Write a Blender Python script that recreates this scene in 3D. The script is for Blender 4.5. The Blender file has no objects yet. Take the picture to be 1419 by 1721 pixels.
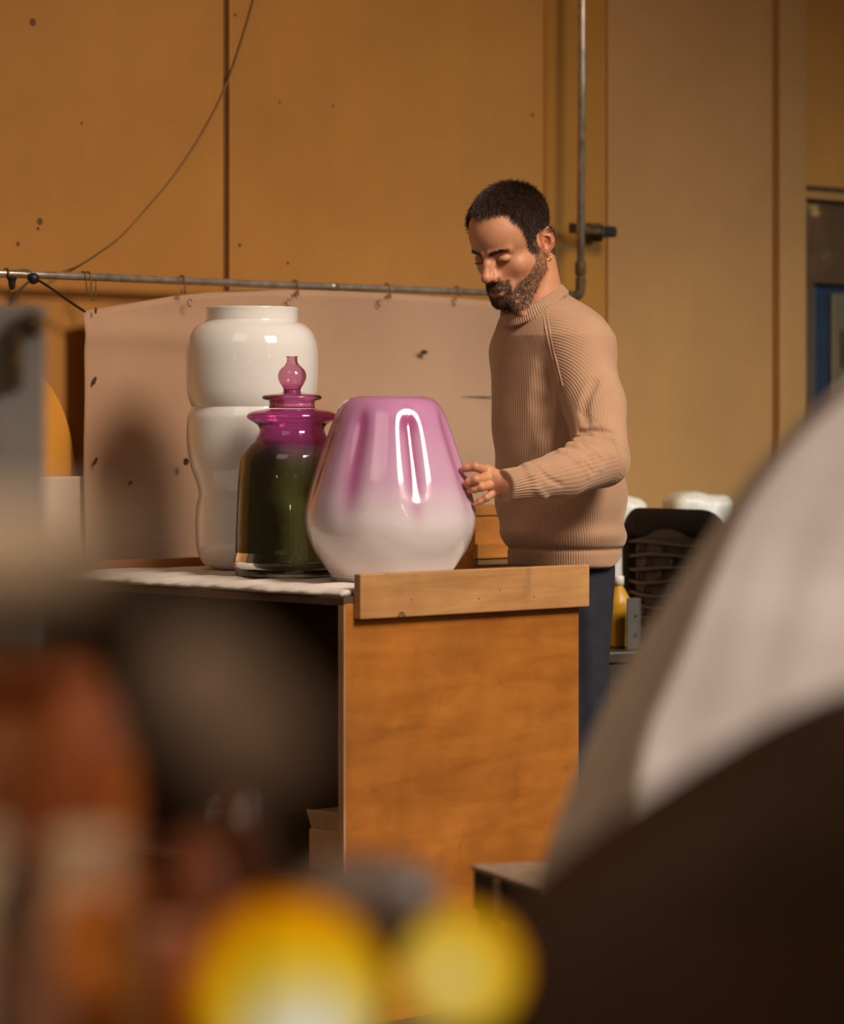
import bpy, bmesh, math, random
import numpy as np
from mathutils import Vector, Matrix

random.seed(7)
rng = np.random.default_rng(7)
scene = bpy.context.scene
COL = scene.collection

# ------------------------------------------------------------------ camera
FPX = 5355.0            # focal length in pixels of the 1419 x 1721 frame
CAMH = 1.20             # camera height
HOR = 703.0             # pixel row of the horizon
cam_d = bpy.data.cameras.new('camera')
cam = bpy.data.objects.new('camera', cam_d)
COL.objects.link(cam)
cam.location = (0, 0, CAMH)
cam.rotation_euler = (math.pi / 2, 0, 0)
cam_d.sensor_fit = 'VERTICAL'
cam_d.sensor_height = 36.0
cam_d.lens = FPX / 1721 * 36.0
cam_d.shift_y = -(1721 / 2 - HOR) / 1721
cam_d.clip_start = 0.05
cam_d.clip_end = 60
cam_d.dof.use_dof = True
cam_d.dof.focus_distance = 6.82
cam_d.dof.aperture_fstop = 2.8
scene.camera = cam


def W(px, py, D):
    """point of the room seen at a pixel, D metres in front of the camera"""
    return Vector(((px - 709.5) / FPX * D, D, CAMH - (py - HOR) / FPX * D))


# ------------------------------------------------------------------ world, lights, exposure
world = bpy.data.worlds.new('room_air')
scene.world = world
world.use_nodes = True
world.node_tree.nodes['Background'].inputs[0].default_value = (0.62, 0.38, 0.22, 1)
world.node_tree.nodes['Background'].inputs[1].default_value = 0.135


def area(name, loc, target, sx, sy, power, color, spread=180):
    d = bpy.data.lights.new(name, 'AREA')
    d.shape = 'RECTANGLE'
    d.size = sx
    d.size_y = sy
    d.energy = power
    d.color = color
    d.spread = math.radians(spread)
    o = bpy.data.objects.new(name, d)
    COL.objects.link(o)
    o.location = loc
    o.rotation_euler = (Vector(target) - Vector(loc)).to_track_quat('-Z', 'Y').to_euler()
    return o


area('workshop_lamp', (2.9, 3.3, 4.5), (0.0, 7.4, 0.45), 1.7, 1.7, 45, (1.0, 0.85, 0.70), 56)
area('left_fill', (-2.2, 2.4, 5.4), (0.1, 7.2, 1.1), 2.6, 2.6, 9, (1.0, 0.82, 0.64), 90)  # added soft fill from high on the left, no known source
area('cloth_fill', (2.5, 2.1, 2.5), (0.30, 3.1, 0.95), 0.6, 0.9, 16, (1.0, 0.87, 0.77), 75)  # unseen helper light, added to brighten the draped cloth
area('table_fill', (-0.9, 0.5, 2.4), (-0.14, 1.7, 0.9), 0.4, 0.4, 3.2, (1.0, 0.72, 0.45), 70)  # light added for the foreground vessels, stands for no actual lamp
area('side_daylight', (4.4, 6.0, 2.6), (1.5, 8.8, 0.1), 0.8, 1.2, 24, (0.76, 0.95, 0.98), 60)


def bulb(name, loc, watts, color=(1.0, 0.62, 0.30), r=0.02):
    d = bpy.data.lights.new(name, 'POINT')
    d.energy = watts
    d.color = color
    d.shadow_soft_size = r
    o = bpy.data.objects.new(name, d)
    COL.objects.link(o)
    o.location = loc


# the small lamps of the workshop behind and beside the photographer
for loc, w_ in (((-1.3, 1.2, 1.9), 3), ((0.9, -0.6, 2.1), 5), ((1.9, 1.0, 2.3), 4), ((-0.5, -1.2, 1.5), 4), ((2.8, 2.2, 1.8), 4), ((-2.4, 3.2, 1.6), 3)):
    bulb('workshop_bulb', loc, w_)

vs = scene.view_settings
vs.view_transform = 'Standard'
vs.look = 'None'
vs.exposure = 0.0
vs.gamma = 1.0
vs.use_curve_mapping = False

# ------------------------------------------------------------------ helpers
def tag(o, label=None, cat=None, group=None, kind=None):
    if label: o['label'] = label
    if cat: o['category'] = cat
    if group: o['group'] = group
    if kind: o['kind'] = kind
    return o


def empty(name, loc, rz=0.0, parent=None):
    o = bpy.data.objects.new(name, None)
    COL.objects.link(o)
    o.location = loc
    o.rotation_euler = (0, 0, rz)
    o.empty_display_size = 0.05
    o.parent = parent
    return o


def link_mesh(name, me, mat=None, parent=None, loc=(0, 0, 0), rot=(0, 0, 0)):
    o = bpy.data.objects.new(name, me)
    COL.objects.link(o)
    if mat is not None:
        me.materials.clear()
        me.materials.append(mat)
    o.parent = parent
    o.location = loc
    o.rotation_euler = rot
    return o


def np_mesh(name, V, F, smooth=True):
    """V (n,3), F (m,k) int arrays -> mesh, fast"""
    V = np.asarray(V, dtype=np.float32)
    F = np.asarray(F, dtype=np.int32)
    k = F.shape[1]
    me = bpy.data.meshes.new(name)
    me.vertices.add(len(V))
    me.vertices.foreach_set('co', V.ravel())
    me.loops.add(F.size)
    me.loops.foreach_set('vertex_index', F.ravel())
    me.polygons.add(len(F))
    me.polygons.foreach_set('loop_start', np.arange(0, F.size, k, dtype=np.int32))
    me.update(calc_edges=True)
    me.validate()
    if smooth:
        me.polygons.foreach_set('use_smooth', np.ones(len(me.polygons), dtype=bool))
    return me


def bm_mesh(name, bm, smooth=False):
    me = bpy.data.meshes.new(name)
    bm.normal_update()
    bm.to_mesh(me)
    bm.free()
    if smooth:
        for p in me.polygons: p.use_smooth = True
    return me


def box(name, size, loc, mat, parent=None, rot=(0, 0, 0), bevel=0.002, seg=2, jitter=0.0):
    bm = bmesh.new()
    bmesh.ops.create_cube(bm, size=1.0)
    bmesh.ops.scale(bm, vec=size, verts=bm.verts)
    if jitter:
        for v in bm.verts: v.co += Vector((random.uniform(-1, 1), random.uniform(-1, 1), random.uniform(-1, 1))) * jitter
    if bevel:
        bmesh.ops.bevel(bm, geom=bm.edges[:], offset=bevel, segments=seg, profile=0.5, affect='EDGES')
    return link_mesh(name, bm_mesh(name, bm), mat, parent, loc, rot)


def lathe_arrays(profile, seg=96, rfun=None, sub=4, close=False):
    """profile: list of (r, z) bottom to top (or a closed loop of wall); smooth Catmull-Rom through it"""
    P = np.array(profile, float)
    if sub > 1:
        Q = []
        n = len(P)
        for i in range(n - 1):
            p0 = P[max(i - 1, 0)]; p1 = P[i]; p2 = P[i + 1]; p3 = P[min(i + 2, n - 1)]
            for j in range(sub):
                t = j / sub
                Q.append(0.5 * ((2 * p1) + (-p0 + p2) * t + (2 * p0 - 5 * p1 + 4 * p2 - p3) * t * t + (-p0 + 3 * p1 - 3 * p2 + p3) * t ** 3))
        Q.append(P[-1])
        P = np.array(Q)
        P[:, 0] = np.maximum(P[:, 0], 0.0)
    n = len(P)
    th = np.linspace(0, 2 * math.pi, seg, endpoint=False)
    R = np.repeat(P[:, 0][:, None], seg, 1)
    Z = np.repeat(P[:, 1][:, None], seg, 1)
    if rfun is not None:
        R = rfun(R, Z, np.repeat(th[None], n, 0))
    V = np.stack([R * np.cos(th), R * np.sin(th), Z], -1).reshape(-1, 3)
    i = np.arange(n - 1)[:, None]; j = np.arange(seg)[None]
    a = i * seg + j; b = i * seg + (j + 1) % seg
    F = np.stack([a, b, b + seg, a + seg], -1).reshape(-1, 4)
    return V, F


def lathe(name, profile, mat, parent=None, loc=(0, 0, 0), seg=96, rfun=None, sub=4, rot=(0, 0, 0)):
    V, F = lathe_arrays(profile, seg, rfun, sub)
    me = np_mesh(name, V, F)
    bm = bmesh.new(); bm.from_mesh(me)
    bmesh.ops.remove_doubles(bm, verts=bm.verts, dist=1e-6)
    bmesh.ops.recalc_face_normals(bm, faces=bm.faces)
    bm.to_mesh(me); bm.free()
    for p in me.polygons: p.use_smooth = True
    return link_mesh(name, me, mat, parent, loc, rot)


def tube_arrays(pts, r, seg=10, cap=True):
    P = [Vector(p) for p in pts]
    n = len(P)
    rs = r if hasattr(r, '__len__') else [r] * n
    V = []; F = []
    up = Vector((0, 0, 1))
    T0 = (P[1] - P[0]).normalized()
    if abs(T0.dot(up)) > 0.95: up = Vector((1, 0, 0))
    N = (up - T0 * up.dot(T0)).normalized()
    for i in range(n):
        T = (P[min(i + 1, n - 1)] - P[max(i - 1, 0)]).normalized()
        N = (N - T * N.dot(T)).normalized()
        B = T.cross(N)
        for k in range(seg):
            a = 2 * math.pi * k / seg
            V.append(P[i] + (N * math.cos(a) + B * math.sin(a)) * rs[i])
    for i in range(n - 1):
        for k in range(seg):
            a = i * seg + k; b = i * seg + (k + 1) % seg
            F.append((a, b, b + seg, a + seg))
    if cap:
        V.append(P[0]); c0 = len(V) - 1
        V.append(P[-1]); c1 = len(V) - 1
        for k in range(seg):
            F.append((c0, (k + 1) % seg, k, k) if False else (c0, (k + 1) % seg, k))
            o = (n - 1) * seg
            F.append((c1, o + k, o + (k + 1) % seg))
    return V, F


def tube(name, pts, r, mat, parent=None, seg=10, loc=(0, 0, 0)):
    V, F = tube_arrays(pts, r, seg)
    me = bpy.data.meshes.new(name)
    me.from_pydata([tuple(v) for v in V], [], F)
    for p in me.polygons: p.use_smooth = True
    return link_mesh(name, me, mat, parent, loc)


def smooth_path(pts, sub=6):
    P = [Vector(p) for p in pts]
    out = []
    n = len(P)
    for i in range(n - 1):
        p0 = P[max(i - 1, 0)]; p1 = P[i]; p2 = P[i + 1]; p3 = P[min(i + 2, n - 1)]
        for j in range(sub):
            t = j / sub
            out.append(0.5 * ((2 * p1) + (p2 - p0) * t + (2 * p0 - 5 * p1 + 4 * p2 - p3) * t * t + (3 * p1 - p0 - 3 * p2 + p3) * t ** 3))
    out.append(P[-1])
    return out


# ------------------------------------------------------------------ materials
class NT:
    def __init__(self, name):
        self.m = bpy.data.materials.new(name)
        self.m.use_nodes = True
        self.t = self.m.node_tree
        self.b = self.t.nodes['Principled BSDF']

    def n(self, kind, **kw):
        nd = self.t.nodes.new(kind)
        for k, v in kw.items():
            if k.startswith('i_'):
                key = k[2:].replace('_', ' ')
                nd.inputs[key].default_value = v
            else:
                setattr(nd, k, v)
        return nd

    def l(self, a, b):
        self.t.links.new(a, b)

    def set(self, **kw):
        for k, v in kw.items():
            key = k.replace('_', ' ')
            inp = self.b.inputs[key]
            if isinstance(v, (tuple, list)) and len(v) == 3 and inp.type == 'RGBA': v = (*v, 1)
            inp.default_value = v

    def coords(self, scale=(1, 1, 1), rot=(0, 0, 0)):
        tc = self.n('ShaderNodeTexCoord')
        mp = self.n('ShaderNodeMapping')
        mp.inputs['Scale'].default_value = scale
        mp.inputs['Rotation'].default_value = rot
        self.l(tc.outputs['Object'], mp.inputs['Vector'])
        return mp.outputs['Vector']

    def noise(self, vec, scale, detail=4, rough=0.55, dist=0.0):
        nd = self.n('ShaderNodeTexNoise')
        nd.inputs['Scale'].default_value = scale
        nd.inputs['Detail'].default_value = detail
        nd.inputs['Roughness'].default_value = rough
        nd.inputs['Distortion'].default_value = dist
        if vec is not None: self.l(vec, nd.inputs['Vector'])
        return nd.outputs['Fac']

    def ramp(self, fac, stops, interp='LINEAR'):
        nd = self.n('ShaderNodeValToRGB')
        nd.color_ramp.interpolation = interp
        e = nd.color_ramp.elements
        while len(e) < len(stops): e.new(0.5)
        for i, (p, c) in enumerate(stops):
            e[i].position = p
            e[i].color = (*c, 1) if len(c) == 3 else c
        self.l(fac, nd.inputs['Fac'])
        return nd.outputs['Color']

    def mix(self, fac, a, b, mode='MIX'):
        nd = self.n('ShaderNodeMix', data_type='RGBA', blend_type=mode)
        ins = {'f': nd.inputs[0], 'a': nd.inputs[6], 'b': nd.inputs[7]}
        for k, v in (('f', fac), ('a', a), ('b', b)):
            if hasattr(v, 'links') or hasattr(v, 'is_linked'):
                self.l(v, ins[k])
            else:
                ins[k].default_value = (*v, 1) if isinstance(v, (tuple, list)) and len(v) == 3 else v
        return nd.outputs[2]

    def math(self, op, a, b=None, clamp=False):
        nd = self.n('ShaderNodeMath', operation=op, use_clamp=clamp)
        for i, v in enumerate((a, b)):
            if v is None: continue
            if hasattr(v, 'is_linked'): self.l(v, nd.inputs[i])
            else: nd.inputs[i].default_value = v
        return nd.outputs[0]

    def bump(self, height, strength=0.3, dist=0.002, normal=None):
        nd = self.n('ShaderNodeBump')
        nd.inputs['Strength'].default_value = strength
        nd.inputs['Distance'].default_value = dist
        self.l(height, nd.inputs['Height'])
        if normal is not None: self.l(normal, nd.inputs['Normal'])
        self.l(nd.outputs['Normal'], self.b.inputs['Normal'])
        return nd.outputs['Normal']

    def attr(self, name):
        nd = self.n('ShaderNodeAttribute', attribute_name=name)
        return nd.outputs['Fac']

    def color(self, sock):
        self.l(sock, self.b.inputs['Base Color'])


def flat(name, col, rough=0.5, metal=0.0, noise_amt=0.15, nscale=20, bump=0.0, bscale=60, **kw):
    """plain surface with mottled colour and fine relief"""
    t = NT(name)
    v = t.coords()
    f = t.noise(v, nscale, 5)
    lo = tuple(c * (1 - noise_amt) for c in col); hi = tuple(min(1, c * (1 + noise_amt)) for c in col)
    t.color(t.ramp(f, [(0.3, lo), (0.7, hi)]))
    t.set(Roughness=rough, Metallic=metal)
    if bump:
        t.bump(t.noise(v, bscale, 4), bump, 0.003)
    if kw: t.set(**kw)
    return t.m


def wood(name, c_dark, c_light, scale=(1, 14, 14), rough=0.5, blotch=0.35, c_stain=None, bump=0.12):
    t = NT(name)
    v = t.coords(scale)
    g = t.noise(v, 3.0, 8, 0.6, 0.6)
    base = t.ramp(g, [(0.28, c_dark), (0.72, c_light)])
    v2 = t.coords((1, 1, 1))
    bl = t.noise(v2, 4.5, 5, 0.6)
    blm = t.ramp(bl, [(0.35, (1 - blotch,) * 3), (0.65, (1, 1, 1))])
    c = t.mix(1.0, base, blm, 'MULTIPLY')
    if c_stain:
        s = t.noise(v2, 11, 6, 0.7, 0.5)
        sm = t.ramp(s, [(0.60, (0, 0, 0)), (0.72, (1, 1, 1))])
        c = t.mix(t.math('MULTIPLY', sm, 0.55), c, c_stain)
    t.color(c)
    t.set(Roughness=rough)
    t.bump(g, bump, 0.002)
    return t.m


def wall_mat(name, c, dirt, amt=0.5, streak=True):
    t = NT(name)
    v = t.coords()
    big = t.noise(v, 1.3, 6, 0.6)
    base = t.ramp(big, [(0.3, tuple(k * 0.80 for k in c)), (0.7, tuple(min(1, k * 1.08) for k in c))])
    sv = t.coords((6, 6, 0.5))
    st = t.noise(sv, 1.8, 6, 0.62)
    base = t.mix(t.math('MULTIPLY', t.ramp(st, [(0.48, (0, 0, 0)), (0.75, (1, 1, 1))]), 0.18 * amt), base, dirt)
    sp = t.noise(v, 17, 3, 0.5)
    base = t.mix(t.math('MULTIPLY', t.ramp(sp, [(0.715, (0, 0, 0)), (0.75, (1, 1, 1))]), 0.0 * amt), base, tuple(k * 0.35 for k in dirt))
    t.color(base)
    t.set(Roughness=0.62)
    n1 = t.noise(v, 90, 5, 0.6)
    n2 = t.noise(v, 7, 4, 0.5)
    t.bump(t.math('ADD', t.math('MULTIPLY', n1, 0.2), n2), 0.25, 0.006)
    return t.m


M = {}
M['wall_ochre'] = wall_mat('ochre_wall_paint', (0.41, 0.172, 0.027), (0.22, 0.10, 0.02))
M['wall_amber'] = wall_mat('amber_wall_paint', (0.36, 0.145, 0.011), (0.2, 0.085, 0.012))
M['wall_tan'] = wall_mat('tan_wall_paint', (0.38, 0.180, 0.052), (0.25, 0.13, 0.04))
M['floor'] = wall_mat('concrete_floor', (0.12, 0.085, 0.055), (0.05, 0.03, 0.02))
M['gap_dark'] = flat('joint_filler', (0.16, 0.075, 0.015), 0.8)
M['steel'] = flat('galvanised_steel', (0.40, 0.32, 0.25), 0.34, 0.65, 0.3, 35, 0.1)
M['rust'] = flat('rusty_iron', (0.10, 0.055, 0.02), 0.7, 0.4, 0.5, 60, 0.4)
M['wire'] = flat('dark_wire', (0.02, 0.015, 0.012), 0.45, 0.3)
M['brass_wire'] = flat('brassy_wire', (0.24, 0.13, 0.05), 0.4, 0.7)
M['cable'] = flat('thin_brown_cable', (0.17, 0.085, 0.022), 0.6)
t = NT('tan_sheet')
v = t.coords()
t.color(t.ramp(t.noise(v, 2.2, 6, 0.6), [(0.3, (0.40, 0.225, 0.130)), (0.7, (0.47, 0.28, 0.17))]))
t.set(Roughness=0.7)
t.bump(t.noise(v, 6, 5), 0.25, 0.008)
M['sheet'] = t.m
M['tear'] = flat('torn_edge', (0.07, 0.035, 0.015), 0.9)
M['ply'] = wood('orange_plywood', (0.36, 0.115, 0.013), (0.54, 0.200, 0.033), (1.2, 6, 6), 0.42, 0.32, (0.20, 0.07, 0.012))
M['plank'] = wood('worn_plank', (0.42, 0.20, 0.065), (0.60, 0.32, 0.13), (1.0, 9, 16), 0.45, 0.28, (0.20, 0.11, 0.06))
M['ply_edge'] = wood('plywood_edge', (0.42, 0.21, 0.10), (0.56, 0.30, 0.16), (8, 8, 1), 0.6, 0.3)
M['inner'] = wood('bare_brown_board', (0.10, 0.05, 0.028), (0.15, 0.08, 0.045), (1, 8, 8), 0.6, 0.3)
M['card'] = flat('corrugated_card', (0.60, 0.36, 0.19), 0.75, 0, 0.12, 12)
M['ink'] = flat('black_ink', (0.012, 0.010, 0.008), 0.6)
# ------------------------------------------------------------------ the setting
TH = math.radians(43.7)
UX, UY = math.cos(TH), math.sin(TH)
P0 = W(422, HOR, 7.75)
RZ = 1.528                      # height of the galvanised rail


def t_at(px, y=0.0):
    """distance along the back wall (local x) of the wall point seen at column px, y metres behind the rail line"""
    k = (px - 709.5) / FPX
    return (k * (P0.y + y * UX) - P0.x + y * UY) / (UX - k * UY)


def wz(px, py, y=0.0):
    """height of the wall point seen at a pixel"""
    t_ = t_at(px, y)
    return CAMH - (py - HOR) / FPX * (P0.y + t_ * UY + y * UX)


floor = box('floor', (9, 13, 0.1), (0.6, 5.2, -0.05), M['floor'], bevel=0)
tag(floor, kind='structure')
wall = empty('wall_back', (P0.x, P0.y, 0), TH)
tag(wall, kind='structure')
WH = 3.3


def wpanel(name, pa, pb, y0, mat, z0=0.0, z1=WH, th=0.05, bevel=0.004):
    a = t_at(pa, y0); b = t_at(pb, y0)
    return box(name, (b - a, th, z1 - z0), ((a + b) / 2, y0 + th / 2, (z0 + z1) / 2), mat, wall, bevel=bevel)


wpanel('panel', -330, 376.5, 0.07, M['wall_ochre'])
wpanel('panel', 386.5, 914, 0.07, M['wall_ochre'])
wpanel('joint_strip', 370, 393, 0.088, M['gap_dark'], th=0.03)
wpanel('panel', 905, 1021, 0.115, M['wall_amber'])
wpanel('panel', 1023, 1316, 0.105, M['wall_tan'])
wpanel('backing', 1015, 1030, 0.118, M['gap_dark'], th=0.03)
wpanel('post', 1312, 1356, 0.075, M['wall_tan'], th=0.09)
LZ = wz(1390, 318, 0.14)
wpanel('panel', 1350, 1640, 0.14, M['wall_ochre'], z0=LZ)
wpanel('lintel', 1352, 1640, 0.12, M['rust'], z0=LZ - 0.008, z1=LZ + 0.006, th=0.07)
wpanel('lintel', 1354, 1640, 0.125, M['wall_tan'], z0=LZ - 0.034, z1=LZ - 0.009, th=0.06)
# the doorway to the right of the post
door = empty('door_1', (P0.x, P0.y, 0), TH)
tag(door, kind='structure')
t = NT('rusted_painted_steel')
v = t.coords()
base = t.ramp(t.noise(v, 7, 6, 0.6), [(0.3, (0.050, 0.021, 0.006)), (0.7, (0.115, 0.050, 0.014))])
sc = t.ramp(t.noise(v, 14, 6, 0.7, 0.8), [(0.63, (0, 0, 0)), (0.68, (1, 1, 1))])
t.color(t.mix(sc, base, (0.42, 0.24, 0.07)))
t.set(Roughness=0.6)
M['rust_paint'] = t.m
M['door_blue'] = flat('blue_door_paint', (0.012, 0.024, 0.050), 0.45, 0, 0.25, 9)
M['door_beige'] = flat('beige_door_pane', (0.12, 0.085, 0.045), 0.5, 0, 0.15, 6)


def dpanel(name, pa, pb, y0, mat, z0, z1, th=0.04, bevel=0.004):
    a = t_at(pa, y0); b = t_at(pb, y0)
    return box(name, (b - a, th, z1 - z0), ((a + b) / 2, y0 + th / 2, (z0 + z1) / 2), mat, door, bevel=bevel)


Z475 = wz(1390, 478, 0.18)
dpanel('header_panel', 1356, 1640, 0.16, M['rust_paint'], Z475, LZ - 0.034)
dpanel('frame', 1356, 1369, 0.16, M['rust_paint'], 0, Z475 + 0.01)
dpanel('leaf', 1369, 1620, 0.19, M['door_blue'], 0, Z475)
a = t_at(1398, 0.18); b = t_at(1600, 0.18)
box('inset_pane', (b - a, 0.02, 1.2), ((a + b) / 2, 0.185, Z475 - 0.6 - 0.025), M['door_beige'], door, bevel=0.008, seg=4)
a = t_at(1415, 0.17)
box('push_plate', (0.05, 0.012, 0.11), (a + 0.025, 0.17, wz(1415, 585, 0.17)), M['rust'], door, bevel=0.004)

M['nail'] = flat('nail_mark', (0.13, 0.06, 0.015), 0.9)
# faint nail marks on the wall panels
for px, py, r in ((55, 37, .011), (470, 172, .004), (560, 178, .0045), (395, 25, .005), (67, 372, .010), (30, 410, .006),
                  (403, 412, .006), (895, 193, .006), (137, 207, .004), (64, 384, .005), (484, 442, .005)):
    a = t_at(px, 0.07)
    lathe('nail_hole', [(0.0001, 0.0), (r * 0.35, -0.0005), (r * 0.7, 0.0012), (r * 0.85, 0.0)], M['nail'], wall, (a, 0.0695, wz(px, py, 0.07)), 10, None, 1, (math.pi / 2, 0, 0))

# ------------------------------------------------------------------ galvanised pipe: rail, elbow, riser
pipe = empty('galvanised_pipe', (P0.x, P0.y, RZ), TH)
tag(pipe, 'long galvanised pipe along the wall with a riser up behind the man', 'pipe')
tr = t_at(976, 0.0)
tl = t_at(-260)
tube('rail', [(tl, 0, 0), (tl * 0.4, 0, 0.001), (0, 0, -0.001), (tr * 0.5, 0, 0.0), (tr - 0.03, 0, 0)], 0.0092, M['steel'], pipe, 14)
tube('riser', [(tr, 0, 0.035), (tr + 0.006, 0, 0.6), (tr + 0.013, 0, 1.5)], 0.0105, M['steel'], pipe, 14)
tube('elbow', smooth_path([(tr - 0.05, 0, 0), (tr - 0.02, 0, 0.0), (tr - 0.004, 0, 0.008), (tr, 0, 0.03), (tr, 0, 0.05)], 5), 0.0135, M['rust'], pipe, 14)
tube('coupling', [(tr, 0, 0.055), (tr, 0, 0.06), (tr, 0, 0.088), (tr, 0, 0.094)], [0.0125, 0.0145, 0.0145, 0.0125], M['rust'], pipe, 14)
ta = t_at(560)
tube('coupling', [(ta - 0.012, 0, 0), (ta + 0.012, 0, 0)], 0.0108, M['steel'], pipe, 14)

# bracket that clips the riser to the wall
zb = wz(1000, 386, 0.0)
br = empty('pipe_bracket', (P0.x, P0.y, 0), TH)
tag(br, 'small rusty bracket clipped around the upright pipe beside the head', 'bracket')
a0, a1, a2 = t_at(966, 0), t_at(990, 0), t_at(1029, 0.05)
box('clamp', (0.045, 0.032, 0.024), (tr + 0.003, 0.012, zb), M['rust'], br, bevel=0.004)
box('arm', (a2 - a1 + 0.01, 0.02, 0.018), ((a1 + a2) / 2, 0.045, zb), M['rust'], br, bevel=0.003)
box('end_block', (0.062, 0.05, 0.03), (a2 - 0.03, 0.055, zb), M['wire'], br, bevel=0.006)
tube('pin', [(a0 - 0.02, 0.0, zb + 0.013), (a1, 0.0, zb + 0.011)], 0.0028, M['rust'], br, 6)
box('wall_plate', (0.05, 0.03, 0.05), (a2 - 0.03, 0.092, zb), M['rust'], br, bevel=0.004)

# ------------------------------------------------------------------ tan sheet hung from the rail
top_pts = [(138, 524), (150, 521), (200, 513), (300, 497), (395, 488), (480, 487), (560, 489), (660, 494), (740, 499), (830, 506), (905, 512)]
tt = np.array([t_at(p[0], 0.0) for p in top_pts]); tz = np.array([wz(p[0], p[1], 0.0) for p in top_pts])
x0, x1 = t_at(138), t_at(905)
nx, nz = 90, 60
V = []
for i in range(nx + 1):
    x = x0 + (x1 - x0) * i / nx
    zt = np.interp(x, tt, tz)
    for j in range(nz + 1):
        s = j / nz
        z = 0.42 + (zt - 0.42) * s
        y = 0.0 + 0.010 * math.sin(x * 5.1 + z * 1.7) * (0.4 + 0.6 * s) + 0.006 * math.sin(x * 11 - z * 3.2 + 1) + 0.004 * math.sin(z * 14 + x * 2)
        y += -0.012 * math.exp(-((z - 1.38 + 0.02 * math.sin(x * 4)) / 0.03) ** 2) * math.exp(-((x + 0.3) / 0.35) ** 2)
        V.append((x, y, z))
F = [(i * (nz + 1) + j, (i + 1) * (nz + 1) + j, (i + 1) * (nz + 1) + j + 1, i * (nz + 1) + j + 1) for i in range(nx) for j in range(nz)]
sheet = empty('hanging_sheet', (P0.x, P0.y, 0), TH)
tag(sheet, 'large tan sheet hanging from the pipe behind the white vase', 'sheet')
so = link_mesh('cloth', np_mesh('cloth', V, F), M['sheet'], sheet)
md = so.modifiers.new('thickness', 'SOLIDIFY'); md.thickness = 0.002
# small dark tears and grommet slots
for px, py, w_, h_, an in ((155, 640, .006, .020, .4), (157, 775, .006, .018, .4), (309, 776, .013, .016, 0), (709, 592, .022, .011, 0),
                           (215, 812, .014, .008, -.6), (157, 522, .004, .014, .1)):
    a = t_at(px, -0.012)
    o = lathe('tear', [(0.0001, 0.003), (0.5, 0.002), (0.85, 0.0005), (1.0, 0.004), (1.1, 0.0)], M['tear'], sheet, (a, -0.019, wz(px, py, -0.019)), 14, None, 1, (math.pi / 2, an, 0))
    o.scale = (w_ / 2, h_ / 2, 1.0)
# horizontal seam near the man
a, b = t_at(715, -0.01), t_at(830, -0.01)
tube('seam', [(a + (b - a) * i / 8, -0.0085, wz(770, 668, 0) + 0.002 * (i / 8)) for i in range(9)], 0.0015, M['tear'], sheet, 6)

# ------------------------------------------------------------------ hooks on the rail
def hook(px, drop, width, label, double=False, mat='brass_wire', lean=0.0):
    a = t_at(px, -0.01)
    r = 0.0125
    h = empty('wire_hook', (P0.x + a * UX, P0.y + a * UY, RZ), TH)
    tag(h, label, 'hook', 'wire hooks hung on the pipe')
    pts = [(0, 0.009 * math.cos(q) + 0.0, 0.0118 * math.sin(q)) for q in np.linspace(0.2, math.pi, 7)]
    pts = [(0, -y_ * 1.35, z_ * 1.05) for (_, y_, z_) in pts][::-1]
    pts += [(lean * 0.2, -0.0125, -drop * 0.3), (lean * 0.6, -0.013, -drop * 0.75)]
    for q in np.linspace(0, math.pi, 7):
        pts.append((lean + width * 0.5 * (1 - math.cos(q)), -0.0135, -drop * 0.8 - width * 0.55 * math.sin(q)))
    pts.append((lean + width, -0.0135, -drop * (0.15 if double else 0.55)))
    tube('wire', smooth_path(pts, 3), 0.0019, M[mat], h, 7)
    return h


hook(152, 0.058, 0.013, 'long narrow wire hook on the pipe at the corner of the tan sheet', True)
hook(310, 0.038, -0.012, 'wire hook on the pipe above the left edge of the white vase')
hook(500, 0.032, -0.012, 'wire hook on the pipe above the right edge of the white vase')
hook(655, 0.030, -0.014, 'wire hook on the pipe above the pink pear-shaped vase')
hook(772, 0.016, -0.009, 'short wire hook on the pipe nearest the face of the man')
hook(144, 0.040, 0.0025, 'straight wire hook beside the long narrow one at the sheet corner')
hook(14, 0.045, 0.010, 'wire hook on the pipe nearest the grey panel')
# eyelets that join hook and sheet
for px, py in ((318, 509), (484, 509), (637, 509), (764, 506)):
    a = t_at(px, -0.012)
    pts = [(0.0065 * math.cos(q), 0.0, 0.009 * math.sin(q)) for q in np.linspace(0.3, 5.6, 14)]
    tube('eyelet', pts, 0.0014, M['brass_wire'], sheet, 6, (a, -0.014, wz(px, py, -0.014)))
# black cord knotted on the rail and thin wire frame
cord = empty('slack_rope', (P0.x, P0.y, 0), TH)
tag(cord, 'thin black rope knotted over the pipe and slanting to the sheet corner', 'rope')
def wl(px, py, y=-0.014): return (t_at(px, y), y, wz(px, py, y))
tube('strand', smooth_path([wl(52, 462), wl(63, 470), wl(85, 484), wl(110, 502), wl(143, 524)], 5), 0.0032, M['wire'], cord, 8)
tube('strand', smooth_path([wl(52, 470), wl(40, 481), wl(28, 495), wl(14, 514)], 5), 0.0026, M['wire'], cord, 8)
lathe('knot', [(0.0001, -0.014), (0.010, -0.010), (0.014, 0), (0.010, 0.010), (0.0001, 0.013)], M['wire'], cord, wl(56, 468), 14, None, 3)
lathe('knot', [(0.0001, -0.020), (0.007, -0.016), (0.009, 0), (0.012, 0.008), (0.0001, 0.013)], M['wire'], cord, wl(20, 472), 14, None, 3)
tube('strand', smooth_path([wl(20, 480), wl(17, 492), wl(16, 505)], 4), 0.0016, M['rust'], cord, 6)
wf = empty('bent_wire', (P0.x, P0.y, 0), TH)
tag(wf, 'thin bent wire standing up from the pipe near the grey panel', 'wire')
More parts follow.
